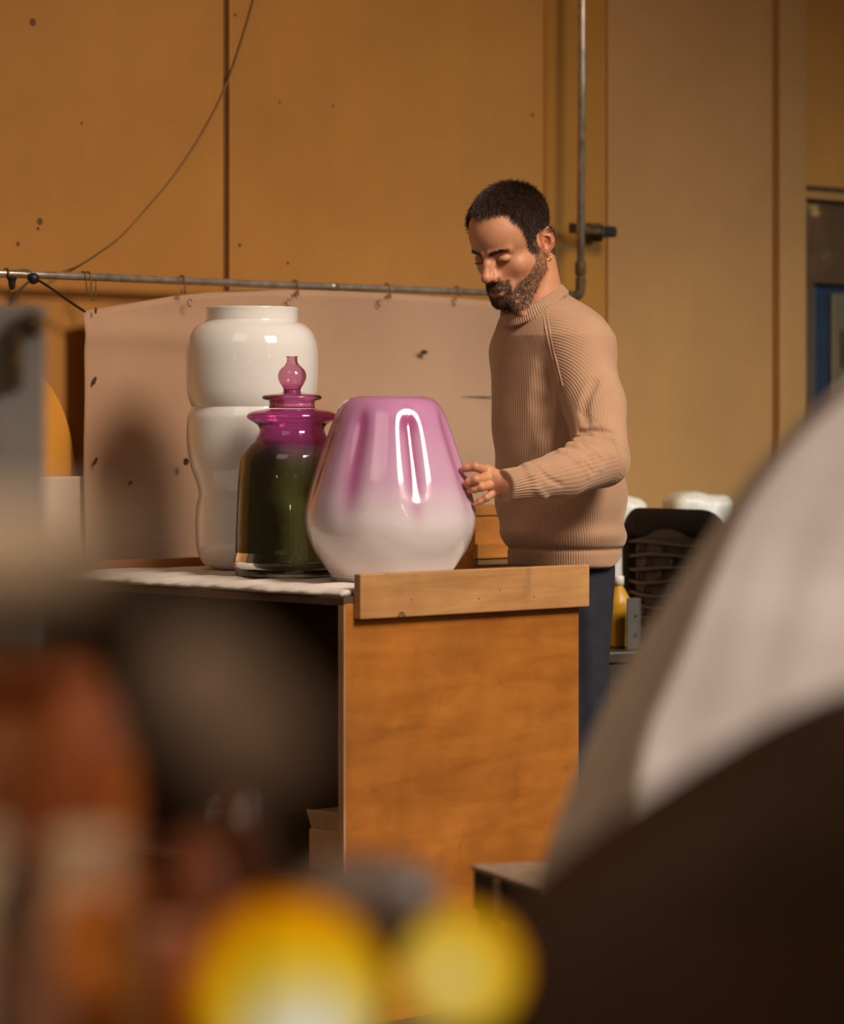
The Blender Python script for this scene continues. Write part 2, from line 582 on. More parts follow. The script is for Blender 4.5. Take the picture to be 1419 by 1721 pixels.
tube('wire', [wl(14, 462), wl(14, 450), wl(47, 454), wl(57, 464)], 0.0016, M['brass_wire'], wf, 6)
# thin cable up the wall
cb = empty('thin_cable', (P0.x, P0.y, 0), TH)
tag(cb, 'thin sagging cable climbing the wall from the pipe to the ceiling', 'cable')
cp = [(432, -20), (412, 50), (381, 142), (345, 215), (300, 285), (255, 340), (205, 395), (165, 425), (130, 447), (95, 460)]
tube('cable', smooth_path([wl(p[0], p[1], 0.062 if p[0] > 120 else 0.03) for p in cp], 6), 0.0019, M['cable'], cb, 7)

# ------------------------------------------------------------------ things leaning left of the sheet
M['foam'] = flat('pale_foam_board', (0.56, 0.43, 0.35), 0.85, 0, 0.08, 5)
M['ochre_pad'] = flat('ochre_vinyl', (0.62, 0.27, 0.035), 0.4, 0, 0.12, 6)
a, b = t_at(20, 0.03), t_at(134, 0.03)
zt = wz(100, 801, 0.03)
fb = box('pale_board', (b - a, 0.03, zt), (P0.x + (a + b) / 2 * UX - 0.026 * UY, P0.y + (a + b) / 2 * UY + 0.026 * UX, zt / 2), M['foam'], None, (0, 0, TH), 0.004)
tag(fb, 'pale grey-beige board leaning on the wall left of the tan sheet', 'board')
# curved ochre panel behind the board
bm = bmesh.new()
cx = t_at(30, 0.05)
Rw = t_at(131, 0.05) - cx
zc = wz(100, 830, 0.05); Rh = wz(60, 618, 0.05) - zc
vs_ = [bm.verts.new((Rw * abs(math.cos(q)) ** 0.9 * (1 if math.cos(q) > 0 else -1), 0, Rh * math.sin(q) if math.sin(q) > 0 else zc * math.sin(q))) for q in np.linspace(0, 2 * math.pi, 64, endpoint=False)]
fc = bm.faces.new(vs_)
ret = bmesh.ops.extrude_face_region(bm, geom=[fc])
for g in ret['geom']:
    if isinstance(g, bmesh.types.BMVert): g.co.y -= 0.018
bmesh.ops.recalc_face_normals(bm, faces=bm.faces)
bmesh.ops.bevel(bm, geom=[e for e in bm.edges if len(e.link_faces) == 2 and e.calc_face_angle(0) > 1.0], offset=0.004, segments=2, affect='EDGES')
op = link_mesh('curved_panel', bm_mesh('curved_panel', bm), M['ochre_pad'], None, (P0.x + cx * UX - 0.068 * UY, P0.y + cx * UY + 0.068 * UX, zc), (0, 0, TH))
tag(op, 'round-edged ochre panel on the wall above the pale board', 'panel')

# ------------------------------------------------------------------ plywood bench
C3 = W(582, 1003, 6.25)
bench = empty('plywood_bench', (C3.x, C3.y, 0), TH)
tag(bench, 'open-sided orange plywood bench that carries the three glass pieces', 'bench')
BU, BV, BT = 0.663, 1.06, 0.85


def bl(u, v, z):
    return Vector((C3.x + u * UX - v * UY, C3.y + u * UY + v * UX, z))


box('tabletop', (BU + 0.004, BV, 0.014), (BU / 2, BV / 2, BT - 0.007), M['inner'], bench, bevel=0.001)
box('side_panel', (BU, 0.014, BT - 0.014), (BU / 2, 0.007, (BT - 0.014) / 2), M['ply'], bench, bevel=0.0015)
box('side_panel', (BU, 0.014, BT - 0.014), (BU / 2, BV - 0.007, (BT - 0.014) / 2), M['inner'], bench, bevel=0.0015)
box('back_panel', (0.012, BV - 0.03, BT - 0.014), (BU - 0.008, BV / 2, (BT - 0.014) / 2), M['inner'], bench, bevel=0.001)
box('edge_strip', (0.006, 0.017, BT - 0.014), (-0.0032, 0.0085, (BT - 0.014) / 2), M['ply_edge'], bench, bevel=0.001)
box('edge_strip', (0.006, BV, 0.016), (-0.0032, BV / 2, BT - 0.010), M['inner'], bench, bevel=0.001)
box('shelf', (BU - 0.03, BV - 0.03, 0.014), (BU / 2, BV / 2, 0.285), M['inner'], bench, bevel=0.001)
box('raised_edge', (BU - 0.02, 0.018, 0.030), (BU / 2 + 0.01, BV - 0.009, BT + 0.015), M['ply'], bench, bevel=0.002)
box('raised_edge', (0.018, BV - 0.04, 0.022), (BU - 0.009, BV / 2, BT + 0.011), M['inner'], bench, bevel=0.002)
tube('splinter', [(0.015, BV - 0.02, BT + 0.002), (0.012, BV - 0.022, BT + 0.02), (0.016, BV - 0.024, BT + 0.03)], [0.003, 0.002, 0.0006], M['ply_edge'], bench, 6)
# apron plank screwed on the side
pk = box('apron_plank', (0.655, 0.020, 0.089), (0.347, -0.0105, 0.849), M['plank'], bench, (0, 0.002, 0), 0.0025, 2)
for k, rr in enumerate((0.0052, 0.0095)):
    tube('ink_ring', [(0.130 - 0.347 + rr * math.cos(q), -0.0104, -0.0440 + rr * math.sin(q)) for q in np.linspace(0.05 - 0.5 * (k == 0), math.pi - 0.05 + 0.5 * (k == 0), 16)], 0.0010, M['ink'], pk, 5)
for q in (-0.19, 0.0, 0.06, 0.16):
    lathe('nail_head', [(0.0001, 0.0010), (0.0012, 0.0007), (0.0017, 0)], M['tear'], pk, (q, -0.0100, random.uniform(-0.02, 0.01)), 10, None, 1, (math.pi / 2, 0, 0))
# white batting laid over the top
t = NT('white_batting')
v = t.coords((60, 5, 30))
t.color(t.ramp(t.noise(t.coords(), 9, 6), [(0.3, (0.62, 0.54, 0.48)), (0.7, (0.80, 0.72, 0.66))]))
t.set(Roughness=0.95)
t.bump(t.noise(v, 4, 5, 0.6), 0.5, 0.006)
M['batting'] = t.m
na, nb = 44, 120
V = []; F = []
def bat(u, v_, top):
    e = min(u, BU - u, v_ + 0.004, BV - v_)
    z = BT + 0.001
    if top:
        z = BT + 0.0115 + 0.0016 * math.sin(31 * v_ + 9 * u) + 0.0012 * math.sin(57 * v_ - 23 * u) - 0.0075 * math.exp(-max(e, 0) / 0.006)
    return z
for top in (1, 0):
    for i in range(na + 1):
        for j in range(nb + 1):
            v_ = 0.010 + (BV - 0.028 - 0.010) * j / nb
            u0 = -0.010 + 0.005 * math.sin(v_ * 17 + 1) + 0.003 * math.sin(v_ * 47) + 0.0015 * math.sin(v_ * 111)
            u = u0 + (BU - 0.022 - u0) * i / na
            droop = 0.006 * max(0, -u / 0.012) if u < 0 else 0
            z = bat(max(u - u0, 0), v_, top) - droop
            if i == 0: z = BT + 0.004 + (0.003 if top else -0.004)
            V.append((u, v_, z))
n1 = (na + 1) * (nb + 1)
for i in range(na):
    for j in range(nb):
        a = i * (nb + 1) + j; q = (a, a + nb + 1, a + nb + 2, a + 1)
        F.append(q); F.append(tuple(x + n1 for x in q[::-1]))
ring = [i * (nb + 1) for i in range(na + 1)] + [na * (nb + 1) + j for j in range(1, nb + 1)] + [i * (nb + 1) + nb for i in range(na - 1, -1, -1)] + [j for j in range(nb - 1, 0, -1)]
for k in range(len(ring)):
    a, b = ring[k], ring[(k + 1) % len(ring)]
    F.append((b, a, a + n1, b + n1))
bo = link_mesh('batting_sheet', np_mesh('batting_sheet', V, F), M['batting'], None, (C3.x, C3.y, 0), (0, 0, TH))
tag(bo, 'white fibrous padding sheet spread over the top of the plywood bench', 'padding')
BZ = BT + 0.0128          # top of the padding

# cardboard box on the shelf
cbx = empty('cardboard_box', tuple(bl(0.06, 0.10, 0.292)), TH)
tag(cbx, 'small open cardboard box on the shelf inside the plywood bench', 'box')
box('body', (0.20, 0.155, 0.082), (0.10, 0, 0.041), M['card'], cbx, bevel=0.002)
box('flap', (0.004, 0.15, 0.045), (-0.0, 0, 0.100), M['card'], cbx, (0, -0.35, 0), 0.001)
box('flap', (0.18, 0.004, 0.04), (0.10, 0.078, 0.098), M['card'], cbx, (-0.4, 0, 0), 0.001)

# tall orange crate behind the bench
cw = W(800, 900, 7.62)
cr = empty('plywood_crate', (cw.x, cw.y + 0.02, 0), TH)
tag(cr, 'tall orange plywood crate standing behind the bench next to the man', 'crate')
zc_ = CAMH - (851 - HOR) / FPX * 7.6
box('body', (0.20, 0.20, zc_ - 0.02), (0, 0, (zc_ - 0.02) / 2), M['ply'], cr, bevel=0.002)
box('lid', (0.21, 0.21, 0.02), (0, 0, zc_ - 0.0095), M['ply'], cr, bevel=0.002)
box('batten', (0.21, 0.014, 0.035), (0, -0.107, CAMH - (925 - HOR) / FPX * 7.55), M['ply'], cr, bevel=0.002)
box('batten', (0.21, 0.016, 0.012), (0, -0.107, CAMH - (944 - HOR) / FPX * 7.55), M['gap_dark'], cr, bevel=0.002)  # dark strip put in for the gap's shade, no wooden batten

# ------------------------------------------------------------------ the three glass pieces
t = NT('white_opal_glass')
t.color(t.ramp(t.noise(t.coords(), 3, 2), [(0.3, (0.80, 0.77, 0.74)), (0.7, (0.83, 0.80, 0.77))]))
t.set(Roughness=0.09, IOR=1.5, Coat_Weight=0.6, Coat_Roughness=0.03, Subsurface_Weight=0.15, Subsurface_Radius=(0.05, 0.045, 0.04), Subsurface_Scale=0.3)
M['opal'] = t.m


def wallprofile(outer, th):
    """close an outer profile (bottom to top) with an inner wall: floor centre .. rim .. inner floor centre"""
    inn = [(max(r - th, 0.0005), z) for r, z in outer if z > th * 1.2]
    return [(0.0004, outer[0][1])] + outer + [(outer[-1][0] - th * 0.5, outer[-1][1] + th * 0.25)] + inn[::-1] + [(0.0004, max(th * 1.3, inn[0][1]))]


SW = 7.15 / FPX
wv = [(58, 962), (66, 960.5), (78, 955), (87, 945), (92, 932), (94.3, 915), (95, 890), (94.3, 868), (92.5, 852), (89.5, 841), (89.3, 834), (92, 823), (96, 810),
      (102, 794), (107, 772), (109.5, 748), (109.5, 726), (108, 708), (105, 699), (101.5, 691), (101.7, 689), (105.5, 680), (109, 666), (111, 645), (111.8, 620), (111.3, 598),
      (108.5, 580), (101, 563), (90, 552), (80, 547.5), (77.6, 545), (77.6, 541), (77.6, 530), (78, 524)]
wv = [(r * SW, (962 - y) * SW) for r, y in wv]
wp = W(423.5, HOR, 7.15)
white_vase = lathe('white_vase', wallprofile(wv, 0.005), M['opal'], None, (wp.x, wp.y, BZ), 128)
tag(white_vase, 'tall white opal glass vase with three bulging tiers', 'vase')

# lidded jar
def glass_mat(name, stops, rough=0.03, trans=1.0, h=1.0, alpha_mix=0.0):
    t = NT(name)
    tc = t.n('ShaderNodeTexCoord'); sp = t.n('ShaderNodeSeparateXYZ')
    t.l(tc.outputs['Object'], sp.inputs[0])
    f = t.math('DIVIDE', sp.outputs['Z'], h)
    wob = t.noise(t.coords((3, 3, 1)), 2.2, 3)
    f = t.math('ADD', f, t.math('MULTIPLY', t.math('SUBTRACT', wob, 0.5), 0.06))
    t.color(t.ramp(f, stops))
    t.set(Roughness=rough, IOR=1.46, Transmission_Weight=trans)
    return t


SJ = 6.85 / FPX
jz = lambda y: (973 - y) * SJ
body = [(93, 973), (95.3, 971.5), (95.6, 965), (95.5, 920), (95.2, 900), (94.2, 875), (92.4, 835), (90.5, 805), (88.2, 782), (85.5, 772), (81, 764), (74, 755), (67, 748.5),
        (61.5, 743), (57, 735), (55, 729), (56, 724), (61, 718.5), (70, 713.5), (75.5, 709.5), (76.5, 706), (74, 702), (66, 698), (54, 695.5), (46, 694.5)]
body = [(r * SJ, jz(y)) for r, y in body]
jp = W(491, HOR, 6.85)
jar = empty('lidded_jar', (jp.x, jp.y, BZ))
tag(jar, 'purple and olive green glass jar with a bulb-topped lid', 'jar')
HJ = jz(694)
gm = glass_mat('purple_green_glass', [(0.0, (0.28, 0.28, 0.18)), (0.50, (0.26, 0.27, 0.145)), (0.66, (0.31, 0.30, 0.21)), (0.745, (0.42, 0.33, 0.38)), (0.80, (0.48, 0.20, 0.37)), (0.90, (0.58, 0.22, 0.46)), (1.0, (0.62, 0.22, 0.46))], 0.02, 1.0, HJ).m
M['jar_glass'] = gm
lathe('body', wallprofile(body, 0.004), gm, jar, (0, 0, 0), 112)
gl = glass_mat('pink_lid_glass', [(0.0, (0.62, 0.14, 0.36)), (0.35, (0.66, 0.18, 0.42)), (0.5, (0.78, 0.46, 0.60)), (1.0, (0.82, 0.56, 0.62))], 0.02, 1.0, jz(606) - jz(694)).m
lid = [(0.3, 690), (34, 691), (38.6, 693), (38.8, 690), (38.2, 684), (41, 680.5), (48, 678.5), (50.4, 675), (48, 671.5), (40, 669.5), (26, 667.5), (17, 666.5)]
knob = [(17, 666.5), (14.8, 665), (14.4, 662), (16.0, 658), (20.5, 651), (23.6, 643), (23.8, 636), (20.5, 628), (14.5, 622), (10.6, 618), (9.2, 613), (9.0, 609), (9.8, 606)]
z0 = jz(694)
lidp = [(r * SJ, jz(y) - z0) for r, y in lid]
knobp = [(r * SJ, jz(y) - z0) for r, y in knob]
ki = [(max(r * SJ - 0.0026, 0.0006), jz(y) - z0) for r, y in knob[2:]]
lo = lathe('lid', lidp + [(0.0004, jz(667.5) - z0)], gl, jar, (0, 0, z0 + 0.0004), 96)
lathe('knob', [(0.0004, jz(666.6) - z0)] + knobp + ki[::-1] + [(0.0004, jz(663) - z0)], gl, lo, (0, 0, 0), 64)

# pear-shaped pink vase
SV = 6.62 / FPX
pv = [(86, 977), (92, 975.5), (97, 971), (104, 962), (112, 951), (120, 939), (128, 926), (135.5, 910), (141, 894), (143.8, 878), (143.6, 862), (141, 845), (136, 826), (129, 802),
      (120, 776), (110.5, 749), (101, 722), (92, 698), (84, 683), (76, 674), (67, 669.5), (58.5, 668)]
pv = [(r * SV, (977 - y) * SV) for r, y in pv]
HV = pv[-1][1]
# six long dents pressed into the wall; angle 0 = +X, camera side = -pi/2
DENTS = [(-2.80, 0.004, 0.45), (-2.06, 0.008, 0.9), (-1.24, 0.010, 1.0), (-0.42, 0.006, 0.55), (0.5, 0.008, 1.0), (1.45, 0.008, 1.0), (2.4, 0.008, 1.0)]


def dent_amount(Z, TH_):
    s = np.zeros_like(Z)
    for a, dep, st in DENTS:
        d = (TH_ - a + math.pi) % (2 * math.pi) - math.pi
        zz = Z / HV
        win = 1 / (1 + np.exp(-(zz - 0.40) / 0.05)) * 1 / (1 + np.exp((zz - 0.93) / 0.015))
        wdt = 0.085 + 0.13 * np.exp(-((zz - 0.865) / 0.05) ** 2)
        if abs(a + 1.24) > 0.01: wdt = 0.12 + 0 * zz
        s = np.maximum(s, st * win * np.exp(-(d / wdt) ** 2))
    return s


def dent(R, Z, TH_):
    s = np.zeros_like(Z)
    for a, dep, st in DENTS:
        d = (TH_ - a + math.pi) % (2 * math.pi) - math.pi
        zz = Z / HV
        win = 1 / (1 + np.exp(-(zz - 0.42) / 0.07)) * 1 / (1 + np.exp((zz - 0.89) / 0.025))
        s += dep * win * (np.exp(-(d / 0.13) ** 2) - 0.30 * np.exp(-((np.abs(d) - 0.27) / 0.13) ** 2))
    return np.maximum(R - s * 0.75, R * 0.35)


pp = W(656, HOR, 6.62)
t = NT('pink_white_glass')
tc = t.n('ShaderNodeTexCoord'); sp = t.n('ShaderNodeSeparateXYZ')
t.l(tc.outputs['Object'], sp.inputs[0])
f = t.math('DIVIDE', sp.outputs['Z'], HV)
f = t.math('ADD', f, t.math('MULTIPLY', t.math('SUBTRACT', t.noise(t.coords((1, 1, 0.6)), 9, 4), 0.5), 0.10))
base = t.ramp(f, [(0.0, (0.76, 0.68, 0.68)), (0.32, (0.74, 0.66, 0.68)), (0.42, (0.62, 0.49, 0.57)), (0.55, (0.56, 0.34, 0.49)), (0.75, (0.54, 0.28, 0.45)), (0.93, (0.52, 0.23, 0.42)), (1.0, (0.48, 0.20, 0.38))])
t.color(t.mix(t.attr('streak'), base, (0.34, 0.04, 0.18)))
t.set(Roughness=0.14, IOR=1.5, Coat_Weight=0.7, Coat_Roughness=0.055, Subsurface_Weight=0.2, Subsurface_Radius=(0.05, 0.04, 0.045), Subsurface_Scale=0.25)
M['pink_glass'] = t.m
pear = lathe('pear_vase', wallprofile(pv, 0.005), M['pink_glass'], None, (pp.x, pp.y, BZ), 200, dent, 5)
tag(pear, 'pear-shaped vase shading from white to pink with long pressed dents', 'vase')
co = np.empty(len(pear.data.vertices) * 3, np.float32)
pear.data.vertices.foreach_get('co', co); co = co.reshape(-1, 3)
sk = dent_amount(co[:, 2], np.arctan2(co[:, 1], co[:, 0]))
at = pear.data.attributes.new('streak', 'FLOAT', 'POINT')
at.data.foreach_set('value', (sk * 0.85).astype(np.float32))
# ------------------------------------------------------------------ signed-distance modelling (for the figure)
f32 = np.float32


def smin(a, b, k):
    h = np.clip(0.5 + 0.5 * (b - a) / k, 0, 1)
    return b * (1 - h) + a * h - k * h * (1 - h)


def smax(a, b, k):
    return -smin(-a, -b, k)


def A(v): return np.array(tuple(v), f32)


def cone(P, a, b, ra, rb):
    a = A(a); b = A(b)
    d = b - a
    t = np.clip((P - a) @ d / float(d @ d), 0, 1)
    q = P - a - t[:, None] * d
    return np.sqrt((q * q).sum(1)) - (ra + t * (rb - ra))


def sph(P, c, r):
    q = P - A(c)
    return np.sqrt((q * q).sum(1)) - r


def ell(P, c, r, R=None):
    q = P - A(c)
    if R is not None: q = q @ np.asarray(R, f32)      # columns of R = local axes
    r = A(r)
    k0 = np.sqrt(((q / r) ** 2).sum(1)) + 1e-9
    k1 = np.sqrt(((q / (r * r)) ** 2).sum(1)) + 1e-9
    return k0 * (k0 - 1) / k1


def chain(P, pts, rs, k=0.004):
    d = None
    for i in range(len(pts) - 1):
        e = cone(P, pts[i], pts[i + 1], rs[i], rs[i + 1])
        d = e if d is None else smin(d, e, k)
    return d


def polygonize(sdf, lo, hi, h, B=12):
    """block-sparse surface nets -> V, quads"""
    lo = np.array(lo, float); hi = np.array(hi, float)
    nb = np.ceil((hi - lo) / (h * B)).astype(int)
    I = np.stack(np.meshgrid(*[np.arange(n) for n in nb], indexing='ij'), -1).reshape(-1, 3)
    cen = (lo + (I + 0.5) * B * h).astype(f32)
    d = sdf(cen)
    I = I[np.abs(d) < 0.866 * B * h * 1.35 + 0.012]
    g = np.arange(-1, B + 1)
    G = np.stack(np.meshgrid(g, g, g, indexing='ij'), -1)           # samples -1..B  (B+2)^3
    S = B + 2
    keys = []; verts = []; quads = []
    N = np.array(nb) * B + 4
    def key(ix): return ((ix[..., 0] + 2) * N[1] + (ix[..., 1] + 2)) * N[2] + ix[..., 2] + 2
    step = max(1, int(1.2e6 / S ** 3))
    off = [np.array(o) for o in ((0, 0, 0), (1, 0, 0), (0, 1, 0), (1, 1, 0), (0, 0, 1), (1, 0, 1), (0, 1, 1), (1, 1, 1))]
    edges = [(0, 1), (2, 3), (4, 5), (6, 7), (0, 2), (1, 3), (4, 6), (5, 7), (0, 4), (1, 5), (2, 6), (3, 7)]
    for s in range(0, len(I), step):
        b = I[s:s + step]
        idx = b[:, None, None, None, :] * B + G[None]
        D = sdf((lo + idx.reshape(-1, 3) * h).astype(f32)).reshape(len(b), S, S, S)
        neg = D < 0
        cnt = np.zeros((len(b), S - 1, S - 1, S - 1), np.int8)
        for o in off: cnt += neg[:, o[0]:S - 1 + o[0], o[1]:S - 1 + o[1], o[2]:S - 1 + o[2]]
        act = np.argwhere((cnt > 0) & (cnt < 8))
        if len(act):
            vals = np.stack([D[act[:, 0], act[:, 1] + o[0], act[:, 2] + o[1], act[:, 3] + o[2]] for o in off], 1)
            acc = np.zeros((len(act), 3)); w = np.zeros(len(act))
            for e0, e1 in edges:
                v0 = vals[:, e0]; v1 = vals[:, e1]
                m = (v0 < 0) != (v1 < 0)
                tt_ = np.where(m, v0 / np.where(m, v0 - v1, 1), 0)
                p = off[e0] + tt_[:, None] * (off[e1] - off[e0])
                acc += p * m[:, None]; w += m
            acc /= w[:, None]
            cell = b[act[:, 0]] * B + act[:, 1:] - 1
            keys.append(key(cell)); verts.append(lo + (cell + acc) * h)
        # quads: edges that start at samples 0..B-1 of the block
        for ax in range(3):
            a1, a2 = (ax + 1) % 3, (ax + 2) % 3
            sl0 = [slice(None)] + [slice(1, B + 1)] * 3
            sl1 = list(sl0); sl1[ax + 1] = slice(2, B + 2)
            n0 = neg[tuple(sl0)]; n1_ = neg[tuple(sl1)]
            ed = np.argwhere(n0 != n1_)
            if not len(ed): continue
            flip = n0[tuple(ed.T)]
            base = b[ed[:, 0]] * B + ed[:, 1:]
            u = np.zeros(3, int); u[a1] = 1
            v_ = np.zeros(3, int); v_[a2] = 1
            q = np.stack([key(base - u - v_), key(base - v_), key(base), key(base - u)], 1)
            q[~flip] = q[~flip][:, ::-1]
            quads.append(q)
    keys = np.concatenate(keys); verts = np.concatenate(verts); quads = np.concatenate(quads)
    uk, ui = np.unique(keys, return_index=True)
    V = verts[ui]
    pos = np.searchsorted(uk, quads).clip(0, len(uk) - 1)
    ok = (uk[pos] == quads).all(1)
    return V.astype(f32), pos[ok].astype(np.int32)


# ------------------------------------------------------------------ the man: frames
HC = A(W(859, 412, 6.95))                       # head centre, eye level between the ears
HA, HP = math.radians(38), math.radians(24)     # head turn from the camera and nod
hF = np.array([-math.sin(HA), -math.cos(HA), 0]); hS = np.array([math.cos(HA), -math.sin(HA), 0]); hZ = np.array([0, 0, 1.0])
hY = hF * math.cos(HP) - hZ * math.sin(HP)
hU = hZ * math.cos(HP) + hF * math.sin(HP)
HR = np.stack([hS, hY, hU], 1).astype(f32)      # world -> head local: (P-HC) @ HR
TA = math.radians(47)
tF = np.array([-math.sin(TA), -math.cos(TA), 0]); tS = np.array([math.cos(TA), -math.sin(TA), 0])


def head_local(P): return (P - HC) @ HR


def head_sdf(P):
    L = head_local(P)
    X = L.copy(); X[:, 0] = np.abs(X[:, 0])           # symmetric half
    d = ell(L, (0, -0.012, 0.044), (0.0765, 0.098, 0.084))
    d = smin(d, ell(L, (0, 0.028, 0.038), (0.064, 0.066, 0.062)), 0.02)
    d = smin(d, ell(L, (0, 0.030, -0.042), (0.051, 0.056, 0.068)), 0.024)
    d = smin(d, cone(X, (0.053, 0.006, -0.052), (0.018, 0.066, -0.100), 0.017, 0.015), 0.028)     # jaw
    d = smin(d, cone(X, (0.060, 0.000, -0.010), (0.053, 0.006, -0.055), 0.014, 0.015), 0.02)
    d = smin(d, ell(L, (0, 0.072, -0.101), (0.022, 0.018, 0.017)), 0.016)                          # chin
    d = smin(d, ell(X, (0.044, 0.042, -0.028), (0.020, 0.024, 0.018)), 0.026)                      # cheekbone
    d = smin(d, ell(L, (0, 0.070, -0.070), (0.032, 0.024, 0.026)), 0.014)                          # muzzle
    # brow ridge
    d = smin(d, cone(X, (0.009, 0.0885, 0.0145), (0.043, 0.068, 0.0170), 0.0085, 0.0085), 0.010)
    # eye sockets
    d = smax(d, -ell(X, (0.030, 0.099, -0.002), (0.019, 0.019, 0.0135)), 0.010)
    # nose
    n = cone(L, (0, 0.088, 0.012), (0, 0.113, -0.031), 0.0066, 0.0095)
    n = smin(n, sph(L, (0, 0.0985, -0.006), 0.0075), 0.006)
    n = smin(n, ell(L, (0, 0.112, -0.034), (0.0115, 0.0115, 0.0105)), 0.006)
    n = smin(n, ell(X, (0.0135, 0.099, -0.038), (0.0075, 0.011, 0.0085)), 0.006)
    n = smin(n, cone(X, (0.004, 0.084, -0.005), (0.010, 0.094, -0.036), 0.009, 0.0095), 0.010)
    n = smax(n, -ell(X, (0.0065, 0.107, -0.0465), (0.0040, 0.0065, 0.005)), 0.003)
    d = smin(d, n, 0.008)
    # closed-down lids over the eyes
    lid = ell(X, (0.0305, 0.0728, -0.0018), (0.0155, 0.0140, 0.0114))
    d = smin(d, lid, 0.0035)
    d = smax(d, -cone(X, (0.019, 0.0915, -0.0060), (0.0435, 0.0840, -0.0065), 0.0017, 0.0014), 0.0012)   # lash line
    d = smax(d, -cone(X, (0.019, 0.0880, 0.0078), (0.044, 0.0805, 0.0072), 0.0018, 0.0013), 0.003)       # lid crease
    d = smax(d, -cone(X, (0.020, 0.0905, -0.0180), (0.034, 0.084, -0.0235), 0.0012, 0.001), 0.006)       # bag under the eye
    # cheek fold
    d = smax(d, -cone(X, (0.019, 0.0985, -0.042), (0.035, 0.084, -0.068), 0.0016, 0.0015), 0.007)
    # mouth
    d = smin(d, chain(X, [(0, 0.0945, -0.0660), (0.010, 0.0925, -0.0655), (0.024, 0.0810, -0.0690)], [0.0052, 0.0050, 0.0028]), 0.005)
    d = smin(d, chain(X, [(0, 0.0935, -0.0775), (0.010, 0.0915, -0.0770), (0.022, 0.0810, -0.0715)], [0.0068, 0.0062, 0.0028]), 0.005)
    d = smax(d, -chain(X, [(0, 0.0995, -0.0712), (0.012, 0.0970, -0.0706), (0.0265, 0.0845, -0.0715)], [0.0014, 0.0014, 0.0010]), 0.002)
    d = smax(d, -cone(X, (0, 0.0985, -0.0885), (0.012, 0.093, -0.0875), 0.003, 0.002), 0.006)
    # ears
    for s in (1, -1):
        E = L.copy(); E[:, 0] *= s
        ax = np.array([0.86, 0.50, 0.0]); ax /= np.linalg.norm(ax)
        up = np.array([0.14, -0.16, 0.97]); up -= ax * (up @ ax); up /= np.linalg.norm(up)
        fw = np.cross(up, ax)
        R = np.stack([ax, fw, up], 1)
        c = np.array([0.0815, -0.0235, -0.003])
        q = ((E - A(c)) @ R.astype(f32))
        e = ell(q, (0, 0, 0.004), (0.0075, 0.0190, 0.0295))
        e = smin(e, ell(q, (-0.001, 0.006, -0.023), (0.006, 0.009, 0.010)), 0.006)                  # lobe
        e = smax(e, -ell(q, (0.0085, 0.001, 0.008), (0.0065, 0.0115, 0.0195)), 0.003)                # scapha
        e = smin(e, chain(q, [(0.004, 0.010, 0.016), (0.005, -0.004, 0.012), (0.005, -0.008, -0.002), (0.004, -0.003, -0.013)], [0.0022, 0.0028, 0.003, 0.0025]), 0.003)
        e = smax(e, -ell(q, (0.006, 0.004, -0.004), (0.0075, 0.0065, 0.0085)), 0.003)                # concha
        e = smin(e, ell(q, (0.003, 0.0125, -0.005), (0.0035, 0.003, 0.006)), 0.003)                  # tragus
        d = smin(d, e, 0.005)
    return d


NECK_T = W(893, 432, 6.985); NECK_B = W(908, 528, 6.985)


def neck_sdf(P):
    d = cone(P, NECK_T, NECK_B, 0.052, 0.058)
    # the cord of muscle from behind the ear to the collarbone
    d = smin(d, cone(P, W(905, 440, 6.93), W(882, 528, 6.915), 0.012, 0.012), 0.02)
    d = smin(d, ell(P, W(868, 512, 6.905), (0.012, 0.012, 0.016)), 0.02)
    return d


def bodyz(py, D=7.0): return CAMH - (py - HOR) / FPX * D


# torso cross-sections: pixel row, centre column, half width, half depth
TORSO = [(505, 903, .062, .056, 6.975), (520, 909, .086, .066, 6.98), (540, 918, .112, .083, 6.985), (565, 925, .134, .100, 6.99), (600, 931, .148, .108, 7.0), (650, 934, .154, .112, 7.005),
         (720, 936, .156, .113, 7.01), (790, 938, .156, .113, 7.02), (850, 943, .152, .111, 7.03), (895, 947, .147, .108, 7.04), (918, 949, .141, .105, 7.045), (930, 949, .137, .102, 7.045), (955, 949, .138, .102, 7.05)]
_z = np.array([bodyz(r[0], r[4]) for r in TORSO])[::-1]
_cx = np.array([(r[1] - 709.5) / FPX * r[4] for r in TORSO])[::-1]
_cy = np.array([r[4] for r in TORSO])[::-1]
_w = np.array([r[2] for r in TORSO])[::-1]
_d = np.array([r[3] for r in TORSO])[::-1]
Z_HEM = bodyz(952, 7.05)


def torso_frame(P):
    z = P[:, 2]
    cx = np.interp(z, _z, _cx); cy = np.interp(z, _z, _cy)
    s = (P[:, 0] - cx) * tS[0] + (P[:, 1] - cy) * tS[1]
    f = (P[:, 0] - cx) * tF[0] + (P[:, 1] - cy) * tF[1]
    return s, f, np.interp(z, _z, _w), np.interp(z, _z, _d)


def torso_sdf(P, inset=0.0, zlo=None, ztop=None):
    s, f, w, d = torso_frame(P)
    w = w - inset; d = d - inset
    e = 2.3
    r = (np.abs(s / w) ** e + np.abs(f / d) ** e) ** (1 / e)
    o = (r - 1) * np.minimum(w, d) * 0.93
    zl = Z_HEM if zlo is None else zlo
    if zlo is None: zl = zl + 0.42 * np.maximum(0, -f - 0.01)
    o = smax(o, zl - P[:, 2], 0.010)
    o = smax(o, P[:, 2] - (float(_z[-1]) if ztop is None else ztop), 0.02)
    return o


